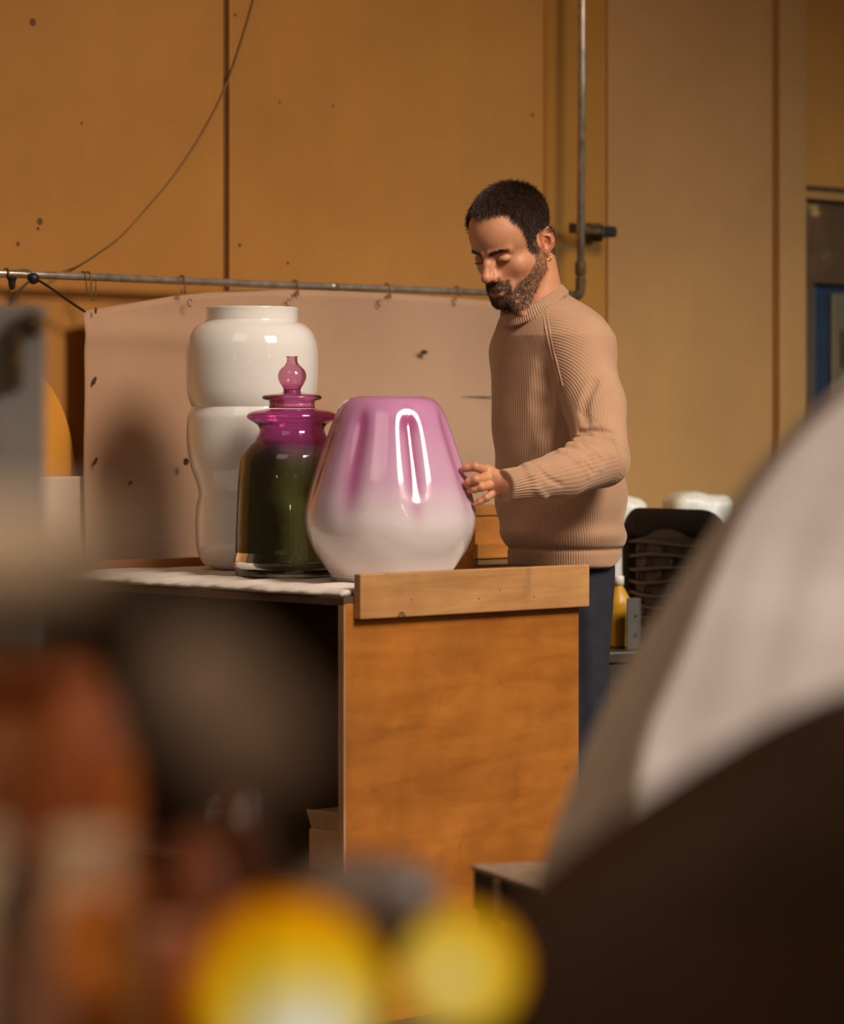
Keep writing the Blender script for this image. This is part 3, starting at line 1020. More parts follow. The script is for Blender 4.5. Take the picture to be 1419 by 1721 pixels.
SH = W(970, 588, 6.93); EL = W(1012, 772, 6.79); MID = W(944, 799, 6.675); WR0 = W(893, 809, 6.61); CUFF0 = W(884, 812, 6.60); CUFF1 = W(847, 817, 6.565)
SHR = W(876, 590, 7.09); ELR = W(876, 790, 7.12); WRR = W(908, 920, 7.12)
COLC = A(W(898, 511, 6.975))


def collar_ring(n=48):
    cF = tF * 0.066 - np.array([0, 0, 0.034]); cS = tS * 0.062
    return [COLC + cF * math.cos(q) + cS * math.sin(q) for q in np.linspace(0, 2 * math.pi, n, endpoint=False)]


_cF = (tF * 0.066 - np.array([0, 0, 0.034])); _lenF = float(np.linalg.norm(_cF)); _cFn = _cF / _lenF
_cN = np.cross(_cFn, tS); _cN /= np.linalg.norm(_cN)
if _cN[2] < 0: _cN = -_cN


def collar_sdf(P):
    q = P - COLC
    f = q @ _cFn.astype(f32); s = q @ tS.astype(f32); n = q @ _cN.astype(f32) - 0.012 * (s / 0.062) ** 2
    k = np.sqrt((f / _lenF) ** 2 + (s / 0.062) ** 2) + 1e-6
    rad = (k - 1) * 0.062
    # band: rounded rectangle 8 mm thick, 24 mm tall, leaning inwards
    rad = rad + 0.35 * (n - 0.0)
    dx = np.abs(rad) - 0.0035; dn = np.abs(n) - 0.0095
    return np.sqrt(np.maximum(dx, 0) ** 2 + np.maximum(dn, 0) ** 2) + np.minimum(np.maximum(dx, dn), 0) - 0.004


FOLDS = {}


def sleeve_left(P):
    d = cone(P, W(946, 566, 6.97), SH, 0.066, 0.076)
    up = cone(P, SH, W(1000, 680, 6.855), 0.076, 0.064)
    up = smin(up, cone(P, W(1000, 680, 6.855), EL, 0.064, 0.059), 0.02)
    d = smin(d, up, 0.03)
    fo = cone(P, EL, MID, 0.057, 0.050)
    fo = smin(fo, cone(P, MID, WR0, 0.050, 0.041), 0.015)
    d = smin(d, fo, 0.012)
    if FOLDS:
        for pts, rs in FOLDS['ridge']:
            d = smin(d, chain(P, pts, rs, 0.004), 0.007)
        for pts, rs in FOLDS['groove']:
            d = smax(d, -chain(P, pts, rs, 0.003), 0.007)
    cu = cone(P, CUFF0, CUFF1, 0.0365, 0.0350)
    ax = A(CUFF1) - A(CUFF0); ax /= np.linalg.norm(ax)
    cu = smax(cu, (P - A(CUFF1)) @ ax, 0.005)
    d = smin(d, cu, 0.005)
    return d


def on_surface(fn, pts, depth, lo_=6.45, hi_=7.1):
    """points on the near side of a surface, pushed in (+) or out (-) by depth along the view distance"""
    out = []
    for k_, (px, py) in enumerate(pts):
        Ds = np.linspace(lo_, hi_, 420)
        Q = np.array([tuple(W(px, py, D_)) for D_ in Ds], f32)
        hit = fn(Q) < 0
        D_ = Ds[int(np.argmax(hit))] if hit.any() else (out[-1][1] if out else 6.8)
        out.append((W(px, py, D_ + depth[k_]), D_))
    return [o_[0] for o_ in out]


_rid = [([(979, 735), (1000, 734), (1027, 740), (1046, 752)], (.013, .014, .012, .008), (.005, .007, .009, .009)),
        ([(970, 744), (984, 742), (1002, 748), (1022, 765)], (.012, .0125, .011, .007), (.005, .006, .008, .008)),
        ([(959, 751), (972, 754), (988, 766), (1008, 788)], (.012, .0125, .010, .006), (.005, .006, .007, .007)),
        ([(944, 761), (955, 764), (968, 776), (988, 800)], (.011, .012, .009, .006), (.004, .006, .006, .007)),
        ([(886, 786), (890, 800), (900, 820), (915, 834)], (.012, .011, .010, .007), (.006, .0065, .007, .007))]
_gro = [([(974, 727), (990, 725), (1012, 725), (1032, 729)], (.006, .0075, .007, .004), (-.001, -.002, -.002, -.002)),
        ([(964, 748), (978, 748), (994, 756), (1014, 776)], (.004, .0045, .004, .003), (-.001, -.002, -.0025, -.002)),
        ([(951, 757), (963, 759), (978, 771), (997, 794)], (.004, .0045, .004, .003), (-.001, -.002, -.0025, -.002)),
        ([(903, 783), (911, 793), (925, 806), (945, 815)], (.005, .006, .0055, .003), (-.001, -.002, -.003, -.002)),
        ([(1000, 640), (985, 665), (978, 690), (985, 708)], (.012, .014, .014, .012), (-.010, -.010, -.010, -.010))]


def sleeve_right(P):
    d = cone(P, W(890, 560, 7.02), SHR, 0.062, 0.062)
    d = smin(d, cone(P, SHR, ELR, 0.064, 0.052), 0.03)
    d = smin(d, cone(P, ELR, WRR, 0.050, 0.040), 0.02)
    return d


FOLDS = {}
FOLDS = {'ridge': [(on_surface(sleeve_left, a_, c_), b_) for a_, b_, c_ in _rid], 'groove': [(on_surface(sleeve_left, a_, c_), b_) for a_, b_, c_ in _gro]}
TFOLD_G = [(on_surface(torso_sdf, [(917, 596), (910, 640), (904, 680), (906, 712)], (-.025, -.022, -.022, -.026)), (.026, .028, .028, .026))]
TFOLD_R = [(on_surface(torso_sdf, [(934, 660), (930, 700), (922, 750), (908, 800)], (.021, .019, .020, .022)), (.022, .022, .022, .018))]


def sweater_sdf(P):
    d = torso_sdf(P)
    s, f, w, dd = torso_frame(P)
    z = P[:, 2]
    d = d - 0.0045 * np.sin(z * 23 + s * 19 + 0.6) * np.clip((1.30 - z) / 0.3, 0, 1) * np.clip((z - 0.93) / 0.05, 0, 1)
    d = d - 0.003 * np.sin(z * 41 - s * 27) * np.clip((1.25 - z) / 0.2, 0, 1) * np.clip((z - 0.93) / 0.05, 0, 1)
    # hem band pulls in, body blouses over it
    d = d - 0.005 * np.exp(-((z - 0.942) / 0.020) ** 2) + 0.004 * np.exp(-((z - 0.913) / 0.006) ** 2)
    for pts, rs in TFOLD_R: d = smin(d, chain(P, pts, rs, 0.01), 0.022)
    for pts, rs in TFOLD_G: d = smax(d, -chain(P, pts, rs, 0.01), 0.020)
    sl = sleeve_left(P)
    zz = np.clip((z - 1.26) / 0.12, 0, 1)
    d = smin(d, sl, 0.006 + 0.034 * zz * zz)
    d = smin(d, sleeve_right(P), 0.025)
    d = smin(d, ell(P, W(955, 582, 7.0), (0.076, 0.075, 0.082)), 0.045)
    d = smin(d, cone(P, W(930, 523, 7.03), W(968, 572, 6.99), 0.050, 0.072), 0.025)
    # neck opening: cut back above the band's plane, then lay the band in
    q = P - COLC
    ff = q @ _cFn.astype(f32); ss = q @ tS.astype(f32); nn = q @ _cN.astype(f32) - 0.012 * (ss / 0.062) ** 2
    rad = (np.sqrt((ff / _lenF) ** 2 + (ss / 0.062) ** 2) - 1) * 0.062
    d = smax(d, -np.maximum(rad - 0.007, 0.003 - nn), 0.010)
    d = smin(d, collar_sdf(P), 0.004)
    return d


# ---- legs and trousers
HIP = W(951, 935, 7.055)
HIPL = W(980, 960, 7.02); KNL = W(973, 1290, 7.02); ANL = W(966, 1570, 7.08)
HIPR = W(922, 960, 7.09); KNR = W(908, 1290, 7.10); ANR = W(902, 1570, 7.16)


def legs_sdf(P, grow):
    d = ell(P, HIP - Vector((0, 0, 0.02)), (0.088 + grow, 0.088 + grow, 0.12 + grow))
    for a, b, c in ((HIPL, KNL, ANL), (HIPR, KNR, ANR)):
        e = smin(cone(P, a, b, 0.059 + grow, 0.050 + grow), cone(P, b, c, 0.050 + grow, 0.036 + grow * 2.4), 0.02)
        d = smin(d, e, 0.03)
    return d


def trousers_sdf(P):
    d = legs_sdf(P, 0.010)
    z = P[:, 2]
    d = d - 0.003 * np.sin(P[:, 0] * 95 + z * 5 + 0.4) * np.clip((0.86 - z) / 0.1, 0, 1)
    d = smax(d, 0.07 - z, 0.006)
    return smax(d, z - (Z_HEM + 0.06), 0.01)


# ---- the left hand
WRI = W(866, 816, 6.572)
FING = {
    'index':  [W(838, 800, 6.590), W(819, 791, 6.590), W(799, 785, 6.556), W(785, 786.5, 6.560), W(777.5, 789, 6.564)],
    'middle': [W(841, 808, 6.585), W(823, 802, 6.586), W(800, 806.5, 6.545), W(788, 810, 6.552), W(784, 813.5, 6.556)],
    'ring':   [W(843, 817, 6.582), W(827, 814, 6.586), W(809, 819, 6.550), W(797, 822.5, 6.553), W(788.5, 825, 6.560)],
    'little': [W(845, 826, 6.582), W(832, 826, 6.590), W(818, 837, 6.567), W(807, 843, 6.568), W(799, 847.5, 6.570)],
}
FRAD = {'index': (.0120, .0108, .0088, .0081, .0067), 'middle': (.0120, .0110, .0090, .0083, .0068), 'ring': (.0117, .0106, .0085, .0078, .0064), 'little': (.0110, .0096, .0075, .0069, .0058)}
THUMB = [W(858, 806, 6.592), W(838, 806, 6.622), W(814, 813, 6.646), W(795, 816, 6.646)]
TRAD = (.014, .0135, .011, .008)


def hand_sdf(P):
    d = cone(P, W(885, 814, 6.60), WRI, 0.027, 0.0235)
    palm = None
    for k, pts in FING.items():
        e = cone(P, WRI + (pts[0] - WRI) * 0.15, pts[1], 0.0150, FRAD[k][1] + 0.0012)
        palm = e if palm is None else smin(palm, e, 0.010)
    d = smin(d, palm, 0.012)
    th = chain(P, THUMB, TRAD, 0.006)
    d = smin(d, th, 0.010)
    fs = None
    for k, pts in FING.items():
        r = FRAD[k]
        e = chain(P, pts[1:], r[1:], 0.003)
        e = smin(e, sph(P, pts[2] + Vector((0, -0.0012, 0.001)), r[2] * 0.98), 0.003)
        fs = e if fs is None else smin(fs, e, 0.0012)
        d = smin(d, sph(P, pts[1] + Vector((0, -0.002, 0.0)), r[1] * 0.92), 0.008)       # knuckles
    d = smin(d, fs, 0.004)
    return d


def body_sdf(P):
    out = np.full(len(P), 1e3, f32)
    def grp(fn, lo, hi, k, m=0.05):
        nonlocal out
        lo = np.array(lo) - m; hi = np.array(hi) + m
        near = ((P > lo) & (P < hi)).all(1)
        gap = np.sqrt((np.maximum(np.maximum(lo - P, P - hi), 0) ** 2).sum(1)) + m * 0.8
        val = gap.astype(f32)
        if near.any(): val[near] = fn(P[near])
        out = np.where(near, smin(out, val, k), np.minimum(out, val))
    grp(lambda Q: torso_sdf(Q, 0.020, bodyz(940, 7.05), bodyz(520, 6.98)), (-0.02, 6.7, 0.85), (0.62, 7.3, 1.46), 0.02)
    def arms(Q):
        d = cone(Q, SH, EL, 0.052, 0.040)
        d = smin(d, cone(Q, EL, W(885, 814, 6.60), 0.040, 0.027), 0.02)
        d = smin(d, cone(Q, SHR, ELR, 0.050, 0.040), 0.02)
        return smin(d, cone(Q, ELR, WRR, 0.038, 0.028), 0.02)
    grp(arms, (0.10, 6.50, 0.85), (0.52, 7.25, 1.42), 0.03)
    grp(lambda Q: legs_sdf(Q, 0.0), (0.08, 6.8, 0.06), (0.56, 7.35, 1.05), 0.03)
    grp(lambda Q: smin(head_sdf(Q), neck_sdf(Q), 0.014), (0.06, 6.72, 1.38), (0.40, 7.14, 1.76), 0.012)
    grp(hand_sdf, (0.05, 6.50, 0.98), (0.27, 6.70, 1.14), 0.012)
    return out


ROOT = Vector((HIP.x, HIP.y, 0))
man = empty('person', tuple(ROOT))
tag(man, 'bearded man in a tan ribbed sweater and navy trousers touching the pink vase', 'person')
RO = A(ROOT)


def set_attr(me, name, vals):
    at_ = me.attributes.new(name, 'FLOAT', 'POINT')
    at_.data.foreach_set('value', np.asarray(vals, f32))


# skin masks in head space -------------------------------------------------
def sst(a, b, x):
    t_ = np.clip((x - a) / (b - a), 0, 1)
    return t_ * t_ * (3 - 2 * t_)


def scalp_mask(L):
    ax = np.abs(L[:, 0]); y = L[:, 1]; z = L[:, 2]
    # hairline height as a function of how far forward the point is; receding at the temples
    line = np.interp(y, [-0.12, -0.060, -0.040, -0.030, -0.004, 0.004, 0.022, 0.030, 0.046, 0.060, 0.080, 0.12],
                     [-0.050, -0.052, -0.030, 0.026, 0.024, -0.022, -0.016, 0.034, 0.080, 0.097, 0.092, 0.080])
    line = line + 0.010 * np.exp(-((ax - 0.045) / 0.016) ** 2) * (y > 0.035)
    m = sst(-0.004, 0.006, z - line)
    ear = np.exp(-(((y + 0.020) / 0.022) ** 2 + ((z + 0.002) / 0.036) ** 2) * 1.0) * (ax > 0.070)
    return m * (1 - sst(0.45, 0.6, ear))


def beard_mask(L):
    ax = np.abs(L[:, 0]); y = L[:, 1]; z = L[:, 2]
    top = np.interp(y, [-0.03, 0.000, 0.008, 0.020, 0.036, 0.055, 0.070, 0.080, 0.1], [-0.060, 0.000, 0.000, -0.028, -0.046, -0.058, -0.066, -0.080, -0.083])
    m = sst(-0.002, 0.008, top - z)
    m *= sst(-0.018, -0.004, y + 0.35 * (-0.05 - z) * (z < -0.05))              # behind the jaw
    jl = -0.066 - np.clip(y, 0, 0.07) * 0.80
    m *= sst(-0.006, 0.006, z - jl)
    low = sst(0.030, 0.050, y) * sst(-0.128, -0.108, z) + (y < 0.05)
    m *= np.clip(low, 0, 1)
    # bare lower lip
    lip = np.exp(-((ax / 0.020) ** 4 + ((z + 0.0765) / 0.0060) ** 4)) * (y > 0.08)
    must = sst(0.036, 0.029, ax) * sst(-0.0700, -0.0640, z + 0.10 * ax) * sst(-0.045, -0.052, z) * (y > 0.070)
    side = sst(0.018, 0.024, ax) * sst(0.036, 0.030, ax) * sst(-0.10, -0.09, z) * sst(-0.058, -0.064, z) * (y > 0.06)
    return np.clip(np.maximum(np.maximum(m * (1 - np.clip(lip * 1.3, 0, 1)), must), side), 0, 1)


def brow_mask(L):
    ax = np.abs(L[:, 0]); y = L[:, 1]; z = L[:, 2]
    c = np.interp(ax, [0.008, 0.022, 0.036, 0.050], [0.0135, 0.0165, 0.0175, 0.0120])
    h = np.interp(ax, [0.006, 0.012, 0.036, 0.052], [0.0035, 0.0048, 0.0038, 0.0012])
    return sst(1.25, 0.7, np.abs(z - c) / h) * (ax > 0.008) * (ax < 0.046) * (y > 0.045)


print('body ...')
V, F = polygonize(body_sdf, (-0.05, 6.45, 0.02), (0.60, 7.40, 1.78), 0.0023)
print('body', V.shape, F.shape)
t = NT('skin')
v = t.coords()
sk_ = t.ramp(t.noise(v, 60, 4), [(0.3, (0.50, 0.225, 0.115)), (0.7, (0.57, 0.27, 0.145))])
c = t.mix(t.attr('flush'), sk_, (0.56, 0.17, 0.10))
c = t.mix(t.attr('lip'), c, (0.36, 0.11, 0.075))
c = t.mix(t.math('MULTIPLY', t.attr('stubble'), 0.72), c, (0.075, 0.036, 0.018))
c = t.mix(t.math('MULTIPLY', t.attr('lash'), 0.6), c, (0.03, 0.015, 0.01))
t.color(c)
t.set(Roughness=0.5, Subsurface_Weight=0.12, Subsurface_Radius=(0.012, 0.005, 0.003), Subsurface_Scale=0.5)
t.bump(t.noise(v, 700, 3), 0.06, 0.001)
M['skin'] = t.m
me = np_mesh('body', V - RO, F)
L = head_local(V)
on = (np.abs(L) < 0.16).all(1)
sm = scalp_mask(L) * on; bmk = beard_mask(L) * on; bw = brow_mask(L) * on
set_attr(me, 'stubble', np.clip(np.maximum(np.maximum(sm * 1.1, bmk * 0.6), bw * 0.8), 0, 1))
ax_ = np.abs(L[:, 0])
lipm = np.exp(-((ax_ / 0.021) ** 4 + ((L[:, 2] + 0.0725) / 0.0095) ** 4)) * (L[:, 1] > 0.078) * on
set_attr(me, 'lip', np.clip(lipm, 0, 1))
lash = (np.exp(-((L[:, 2] + 0.0068) / 0.0028) ** 2) * sst(0.015, 0.019, ax_) * sst(0.047, 0.043, ax_) * (L[:, 1] > 0.07)) * on
set_attr(me, 'lash', lash)
fl = 0.40 * np.exp(-(((ax_ - 0.042) / 0.022) ** 2 + ((L[:, 2] + 0.034) / 0.016) ** 2)) * (L[:, 1] > 0.03) + 0.5 * np.exp(-((ax_ / 0.014) ** 2 + ((L[:, 2] + 0.034) / 0.014) ** 2)) * (L[:, 1] > 0.09) \
    + 0.6 * (ax_ > 0.074) * np.exp(-((L[:, 2]) / 0.04) ** 2)
tips = np.zeros(len(V))
for pts in FING.values():
    tips = np.maximum(tips, 0.55 * np.exp(-(((V - A(pts[-1])) ** 2).sum(1) / 0.011 ** 2)))
    tips = np.maximum(tips, 0.35 * np.exp(-(((V - A(pts[2])) ** 2).sum(1) / 0.011 ** 2)))
set_attr(me, 'flush', np.clip(fl * on + tips, 0, 1))
body = link_mesh('body', me, M['skin'], man)
BODY_V, BODY_F = V, F

# sweater -------------------------------------------------------------------
print('sweater ...')
V, F = polygonize(sweater_sdf, (-0.06, 6.44, Z_HEM - 0.03), (0.60, 7.32, 1.56), 0.0028)
print('sweater', V.shape, F.shape)
PITCH = 0.0062
s_, f_, w_, d_ = torso_frame(V)
rib = np.arctan2(s_ / w_, f_ / d_) * 0.142 / PITCH
amp = np.full(len(V), 0.55, f32)
amp *= np.interp(V[:, 2], [0.90, 0.94, 1.10, 1.30, 1.42], [1.6, 1.25, 1.1, 0.8, 0.35])
# sleeve
dT = torso_sdf(V); dS = sleeve_left(V); dR = sleeve_right(V); dC = collar_sdf(V)
px_ = V[:, 0] * 0.93 + (V[:, 1] - 6.9) * -0.36
c0 = A(W(915, 715, 6.9))
cpx = c0[0] * 0.93 + (c0[1] - 6.9) * -0.36
up_ = V[:, 2] > c0[2]
q = np.where(up_, np.sqrt((px_ - cpx) ** 2 + (V[:, 2] - c0[2]) ** 2), np.abs(px_ - cpx))
AXF = A(CUFF1) - A(EL); AXL = float(np.linalg.norm(AXF)); AXF = AXF / AXL
tf = (V - A(EL)) @ AXF
rel = V - A(EL) - tf[:, None] * AXF
n1v = np.cross(AXF, [0, 0, 1.0]); n1v /= np.linalg.norm(n1v); n2v = np.cross(n1v, AXF)
ang = np.arctan2(rel @ n2v, rel @ n1v)
if (n1v[1]) < 0: ang = np.arctan2(rel @ n2v, -(rel @ n1v)) if False else ang
ang = np.where(n1v[1] > 0, np.arctan2(rel @ n2v, -(rel @ n1v)), ang)     # the seam faces away from the room
farm = tf > 0.012
ribS = np.where(farm, ang * 0.040 / PITCH, q / PITCH)
shz = np.interp(V[:, 2], [1.30, 1.36], [0.0, 0.02])
onS = (dS < dT - 0.004 + shz)
# raglan: the sleeve takes over from the seam outwards
seam_a = A(W(915, 527, 6.90)); seam_b = A(W(945, 648, 6.86))
sd = (seam_b - seam_a); 
side = (V[:, 0] - (seam_a[0] + (V[:, 2] - seam_a[2]) / sd[2] * sd[0]))
onS = np.where((V[:, 2] > seam_b[2]) & (V[:, 1] < 7.0), side > 0.0, onS)
rib = np.where(onS, ribS, rib)
amp = np.where(onS, np.where(farm, np.interp(tf, [0.02, 0.12, AXL - 0.06, AXL - 0.045], [0.30, 0.50, 0.55, 1.4]), np.interp(side, [0.0, 0.03, 0.07, 0.11], [0.85, 0.75, 0.38, 0.22]) * np.interp(V[:, 2], [1.15, 1.26], [0.7, 1.0])), amp)
onC = dC < 0.004
qc = V - COLC
rib = np.where(onC, np.arctan2((qc @ tS) / 0.062, (qc @ _cFn) / _lenF) * 0.064 / 0.0048, rib)
amp = np.where(onC, 1.3, amp)
me = np_mesh('sweater', V - RO, F)
set_attr(me, 'rib', rib); set_attr(me, 'ribamp', amp)
t = NT('tan_ribbed_wool')
v = t.coords()
wav = t.math('SINE', t.math('MULTIPLY', t.attr('rib'), 2 * math.pi))
wav = t.math('MULTIPLY', t.math('ADD', t.math('MULTIPLY', wav, 0.5), 0.5), t.attr('ribamp'))
fz = t.noise(v, 420, 4, 0.7)
fz2 = t.noise(v, 110, 3, 0.6)
c0_ = t.ramp(t.noise(v, 14, 4), [(0.3, (0.44, 0.262, 0.168)), (0.7, (0.50, 0.305, 0.20))])
cc = t.mix(t.math('MULTIPLY', t.math('SUBTRACT', 1.0, t.math('MINIMUM', wav, 1.0)), t.math('MULTIPLY', t.attr('ribamp'), 0.30), True), c0_, (0.30, 0.155, 0.075))
cc = t.mix(t.math('MULTIPLY', fz, 0.22), cc, (0.33, 0.18, 0.09))
t.color(cc)
hh = t.math('ADD', wav, t.math('ADD', t.math('MULTIPLY', fz, 0.5), t.math('MULTIPLY', fz2, 0.25)))
t.set(Roughness=0.95, Sheen_Weight=0.35, Sheen_Roughness=0.5, Sheen_Tint=(1.0, 0.80, 0.62))
t.b.inputs['Specular IOR Level'].default_value = 0.15
t.bump(hh, 0.55, 0.0022)
M['wool'] = t.m
sweater = link_mesh('sweater', me, M['wool'], man)
# raglan seam: two stitched ridges from the collar to the armpit
for off_ in (-3.2, 3.2):
    path = []
    for k_ in range(25):
        s1 = k_ / 24
        px1 = 917 + (945 - 917) * s1 ** 1.25 + off_ * (1 - 0.3 * s1); py1 = 530 + (650 - 530) * s1
        lo_, hi_ = 6.6, 7.0
        Ds = np.linspace(lo_, hi_, 200)
        pts_ = np.array([tuple(W(px1, py1, D_)) for D_ in Ds], f32)
        dd_ = sweater_sdf(pts_)
        i_ = int(np.argmax(dd_ < 0))
        path.append(Vector(tuple(pts_[i_])) + Vector((0, -0.0002, 0)))
    path = smooth_path(path[::3], 4)
    tube('raglan_seam', [p - ROOT for p in path], 0.0024, M['wool'], sweater, 8)

print('trousers ...')
V, F = polygonize(trousers_sdf, (0.0, 6.75, 0.03), (0.62, 7.40, 1.05), 0.005)
M['navy'] = flat('navy_cloth', (0.014, 0.015, 0.026), 0.85, 0, 0.25, 25, 0.2, 300)
tr_o = link_mesh('trousers', np_mesh('trousers', V - RO, F), M['navy'], man)
M['shoe'] = flat('dark_leather', (0.03, 0.02, 0.015), 0.4)


def shoe_sdf(an):
    toe = A(an) + np.array([tF[0] * 0.17, tF[1] * 0.17, 0]); heel = A(an) - np.array([tF[0] * 0.05, tF[1] * 0.05, 0])
    def fn(P):
        d = cone(P, (heel[0], heel[1], 0.045), (toe[0], toe[1], 0.035), 0.040, 0.038)
        d = smin(d, cone(P, (an[0], an[1], 0.05), (an[0], an[1], 0.10), 0.042, 0.040), 0.02)
        return smax(d, 0.002 - P[:, 2], 0.004)
    return fn


for an in (ANL, ANR):
    V, F = polygonize(shoe_sdf(an), (an.x - 0.25, an.y - 0.25, -0.02), (an.x + 0.15, an.y + 0.15, 0.17), 0.006)
    link_mesh('shoe', np_mesh('shoe', V - RO, F), M['shoe'], man)


def from_head(x, y, z): return Vector(tuple(HC + HR @ np.array([x, y, z], f32)))


# gold hoop in the near ear
M['gold'] = flat('gold', (0.75, 0.48, 0.16), 0.2, 1.0, 0.05)
ec = from_head(0.083, -0.014, -0.036)
pts_ = []
for q_ in np.linspace(0, 2 * math.pi, 21):
    pts_.append(ec - ROOT + Vector((0.0048 * math.cos(q_) * 0.8, 0.0048 * math.cos(q_) * -0.5, 0.0058 * math.sin(q_) - 0.003)))
tube('earring', pts_, 0.0012, M['gold'], man, 8)

# ------------------------------------------------------------------ hair, beard, brows and lashes as strands
def sample(mask_fn, n, zmin=-0.16):
    Lc = head_local(BODY_V)
    fc_ = BODY_F[(np.abs(Lc[BODY_F[:, 0]]) < 0.16).all(1)]
    a_ = BODY_V[fc_[:, 0]]; b_ = BODY_V[fc_[:, 1]]; c_ = BODY_V[fc_[:, 2]]; d__ = BODY_V[fc_[:, 3]]
    nr = np.cross(c_ - a_, d__ - b_)
    ar = np.linalg.norm(nr, axis=1) + 1e-12
    nr = nr / ar[:, None]
    mk = mask_fn(head_local((a_ + c_) / 2))
    p_ = ar * mk
    p_ = p_ / p_.sum()
    k_ = rng.choice(len(fc_), n, p=p_)
    u_ = rng.random((n, 1)); v_ = rng.random((n, 1))
    P_ = (a_[k_] * (1 - u_) + b_[k_] * u_) * (1 - v_) + (d__[k_] * (1 - u_) + c_[k_] * u_) * v_
    return P_, nr[k_]


def strands(name, roots, normals, flow_local, lens, rad, mat, lift=0.5, curl=0.25, npt=5, label=None):
    """roots world; flow_local: function of head-local coords giving comb direction"""
    n = len(roots)
    Lr = head_local(roots.astype(f32))
    fl_ = flow_local(Lr)
    fl_ = fl_ / (np.linalg.norm(fl_, axis=1, keepdims=True) + 1e-9)
    flw = fl_ @ HR.T
    flw = flw - normals * (flw * normals).sum(1, keepdims=True)
    rnd = rng.normal(size=(n, 3)) * curl
    d0 = normals * lift + flw * (1 - lift) + rnd * 0.5
    d0 /= np.linalg.norm(d0, axis=1, keepdims=True)
    d1 = normals * lift * 0.25 + flw + rnd
    d1 /= np.linalg.norm(d1, axis=1, keepdims=True)
    pos = np.zeros((n, npt, 3))
    cur = roots - normals * 0.0006
    pos[:, 0] = cur
    for i in range(1, npt):
        t_ = i / (npt - 1)
        dr = d0 * (1 - t_) + d1 * t_
        dr /= np.linalg.norm(dr, axis=1, keepdims=True)
        cur = cur + dr * (lens[:, None] / (npt - 1))
        pos[:, i] = cur
    cu_ = bpy.data.hair_curves.new(name)
    cu_.add_curves([npt] * n)
    cu_.attributes['position'].data.foreach_set('vector', (pos - RO).astype(f32).ravel())
    ra_ = cu_.attributes.new('radius', 'FLOAT', 'POINT')
    rr_ = np.tile(np.linspace(1, 0.35, npt), n) * rad
    ra_.data.foreach_set('value', rr_.astype(f32))
    cu_.materials.append(mat)
    o = bpy.data.objects.new(name, cu_)
    COL.objects.link(o)
    o.parent = man
    if label: o['label'] = label
    return o


t = NT('dark_brown_hair')
hi_ = t.n('ShaderNodeHairInfo')
t.color(t.ramp(hi_.outputs['Random'], [(0.0, (0.018, 0.009, 0.006)), (1.0, (0.066, 0.036, 0.023))]))
t.set(Roughness=0.36)
M['hair'] = t.m
t = NT('brown_beard_hair')
hi_ = t.n('ShaderNodeHairInfo')
t.color(t.ramp(hi_.outputs['Random'], [(0.0, (0.030, 0.015, 0.008)), (1.0, (0.105, 0.056, 0.030))]))
t.set(Roughness=0.5)
M['beard'] = t.m
R_, N_ = sample(lambda L: scalp_mask(L) * np.interp(L[:, 2], [-0.05, 0.02, 0.05], [0.55, 0.8, 1.0]), 26000)
Lr = head_local(R_.astype(f32))
ln = np.interp(Lr[:, 2], [-0.05, 0.0, 0.05, 0.09], [0.0035, 0.006, 0.012, 0.017]) * rng.uniform(0.7, 1.25, len(R_))
strands('hair', R_, N_, lambda L: np.stack([0.5 * L[:, 0] / 0.07, 0.9 + 0 * L[:, 0], -0.3 - 3 * np.abs(L[:, 0])], 1), ln, 0.00042, M['hair'], 0.55, 0.28, 5)
R_, N_ = sample(beard_mask, 7000)
Lr = head_local(R_.astype(f32))
ln = np.interp(Lr[:, 1], [0.0, 0.03, 0.08], [0.003, 0.005, 0.0075]) * rng.uniform(0.6, 1.3, len(R_))
strands('beard', R_, N_, lambda L: np.stack([0 * L[:, 0], 0.25 + 0 * L[:, 0], -1 + 0 * L[:, 0]], 1), ln, 0.00032, M['beard'], 0.45, 0.25, 4)
R_, N_ = sample(brow_mask, 900)
strands('eyebrow', R_, N_, lambda L: np.stack([np.sign(L[:, 0]), -0.3 + 0 * L[:, 0], 0.25 + 0 * L[:, 0]], 1), rng.uniform(0.005, 0.009, 900), 0.00036, M['hair'], 0.22, 0.12, 4)
# lashes along the lowered upper lids
for s in (1, -1):
    n_ = 34
    tt_ = rng.random(n_)
    loc = np.stack([s * (0.0205 + 0.022 * tt_), 0.0895 - 0.0070 * tt_ ** 2 * 0.9, -0.0060 - 0.0006 * np.sin(tt_ * 3)], 1)
    rt = HC + loc @ HR.T
    nn = np.repeat((HR @ np.array([0.1 * s, 0.9, -0.4]))[None], n_, 0)
    strands('eyelashes', rt, nn / np.linalg.norm(nn, axis=1, keepdims=True), lambda L: np.stack([0.3 * s + 0 * L[:, 0], 0.8 + 0 * L[:, 0], -0.5 + 0 * L[:, 0]], 1), np.full(n_, 0.0055), 0.00028, M['hair'], 0.3, 0.1, 4)
# ------------------------------------------------------------------ behind the man: office chair, bags, tools
M['black_plastic'] = flat('black_plastic', (0.006, 0.0045, 0.004), 0.6, 0, 0.2, 20, Specular_IOR_Level=0.2)
M['mesh_back'] = flat('brown_black_webbing', (0.012, 0.008, 0.005), 0.5, 0, 0.4, 60, 0.4, 200)
M['slat'] = flat('webbing_rib', (0.026, 0.018, 0.011), 0.4, 0, 0.25, 60)
cpos = W(1120, HOR, 8.0)
CYAW = math.radians(-52)
chair = empty('office_chair', (cpos.x, cpos.y, 0), CYAW)
tag(chair, 'black office chair with a curved webbed backrest behind the man', 'chair')
ZT = CAMH - (850 - HOR) / FPX * 8.0
BH, BWt, BWb = 0.44, 0.205, 0.125       # backrest height, half widths


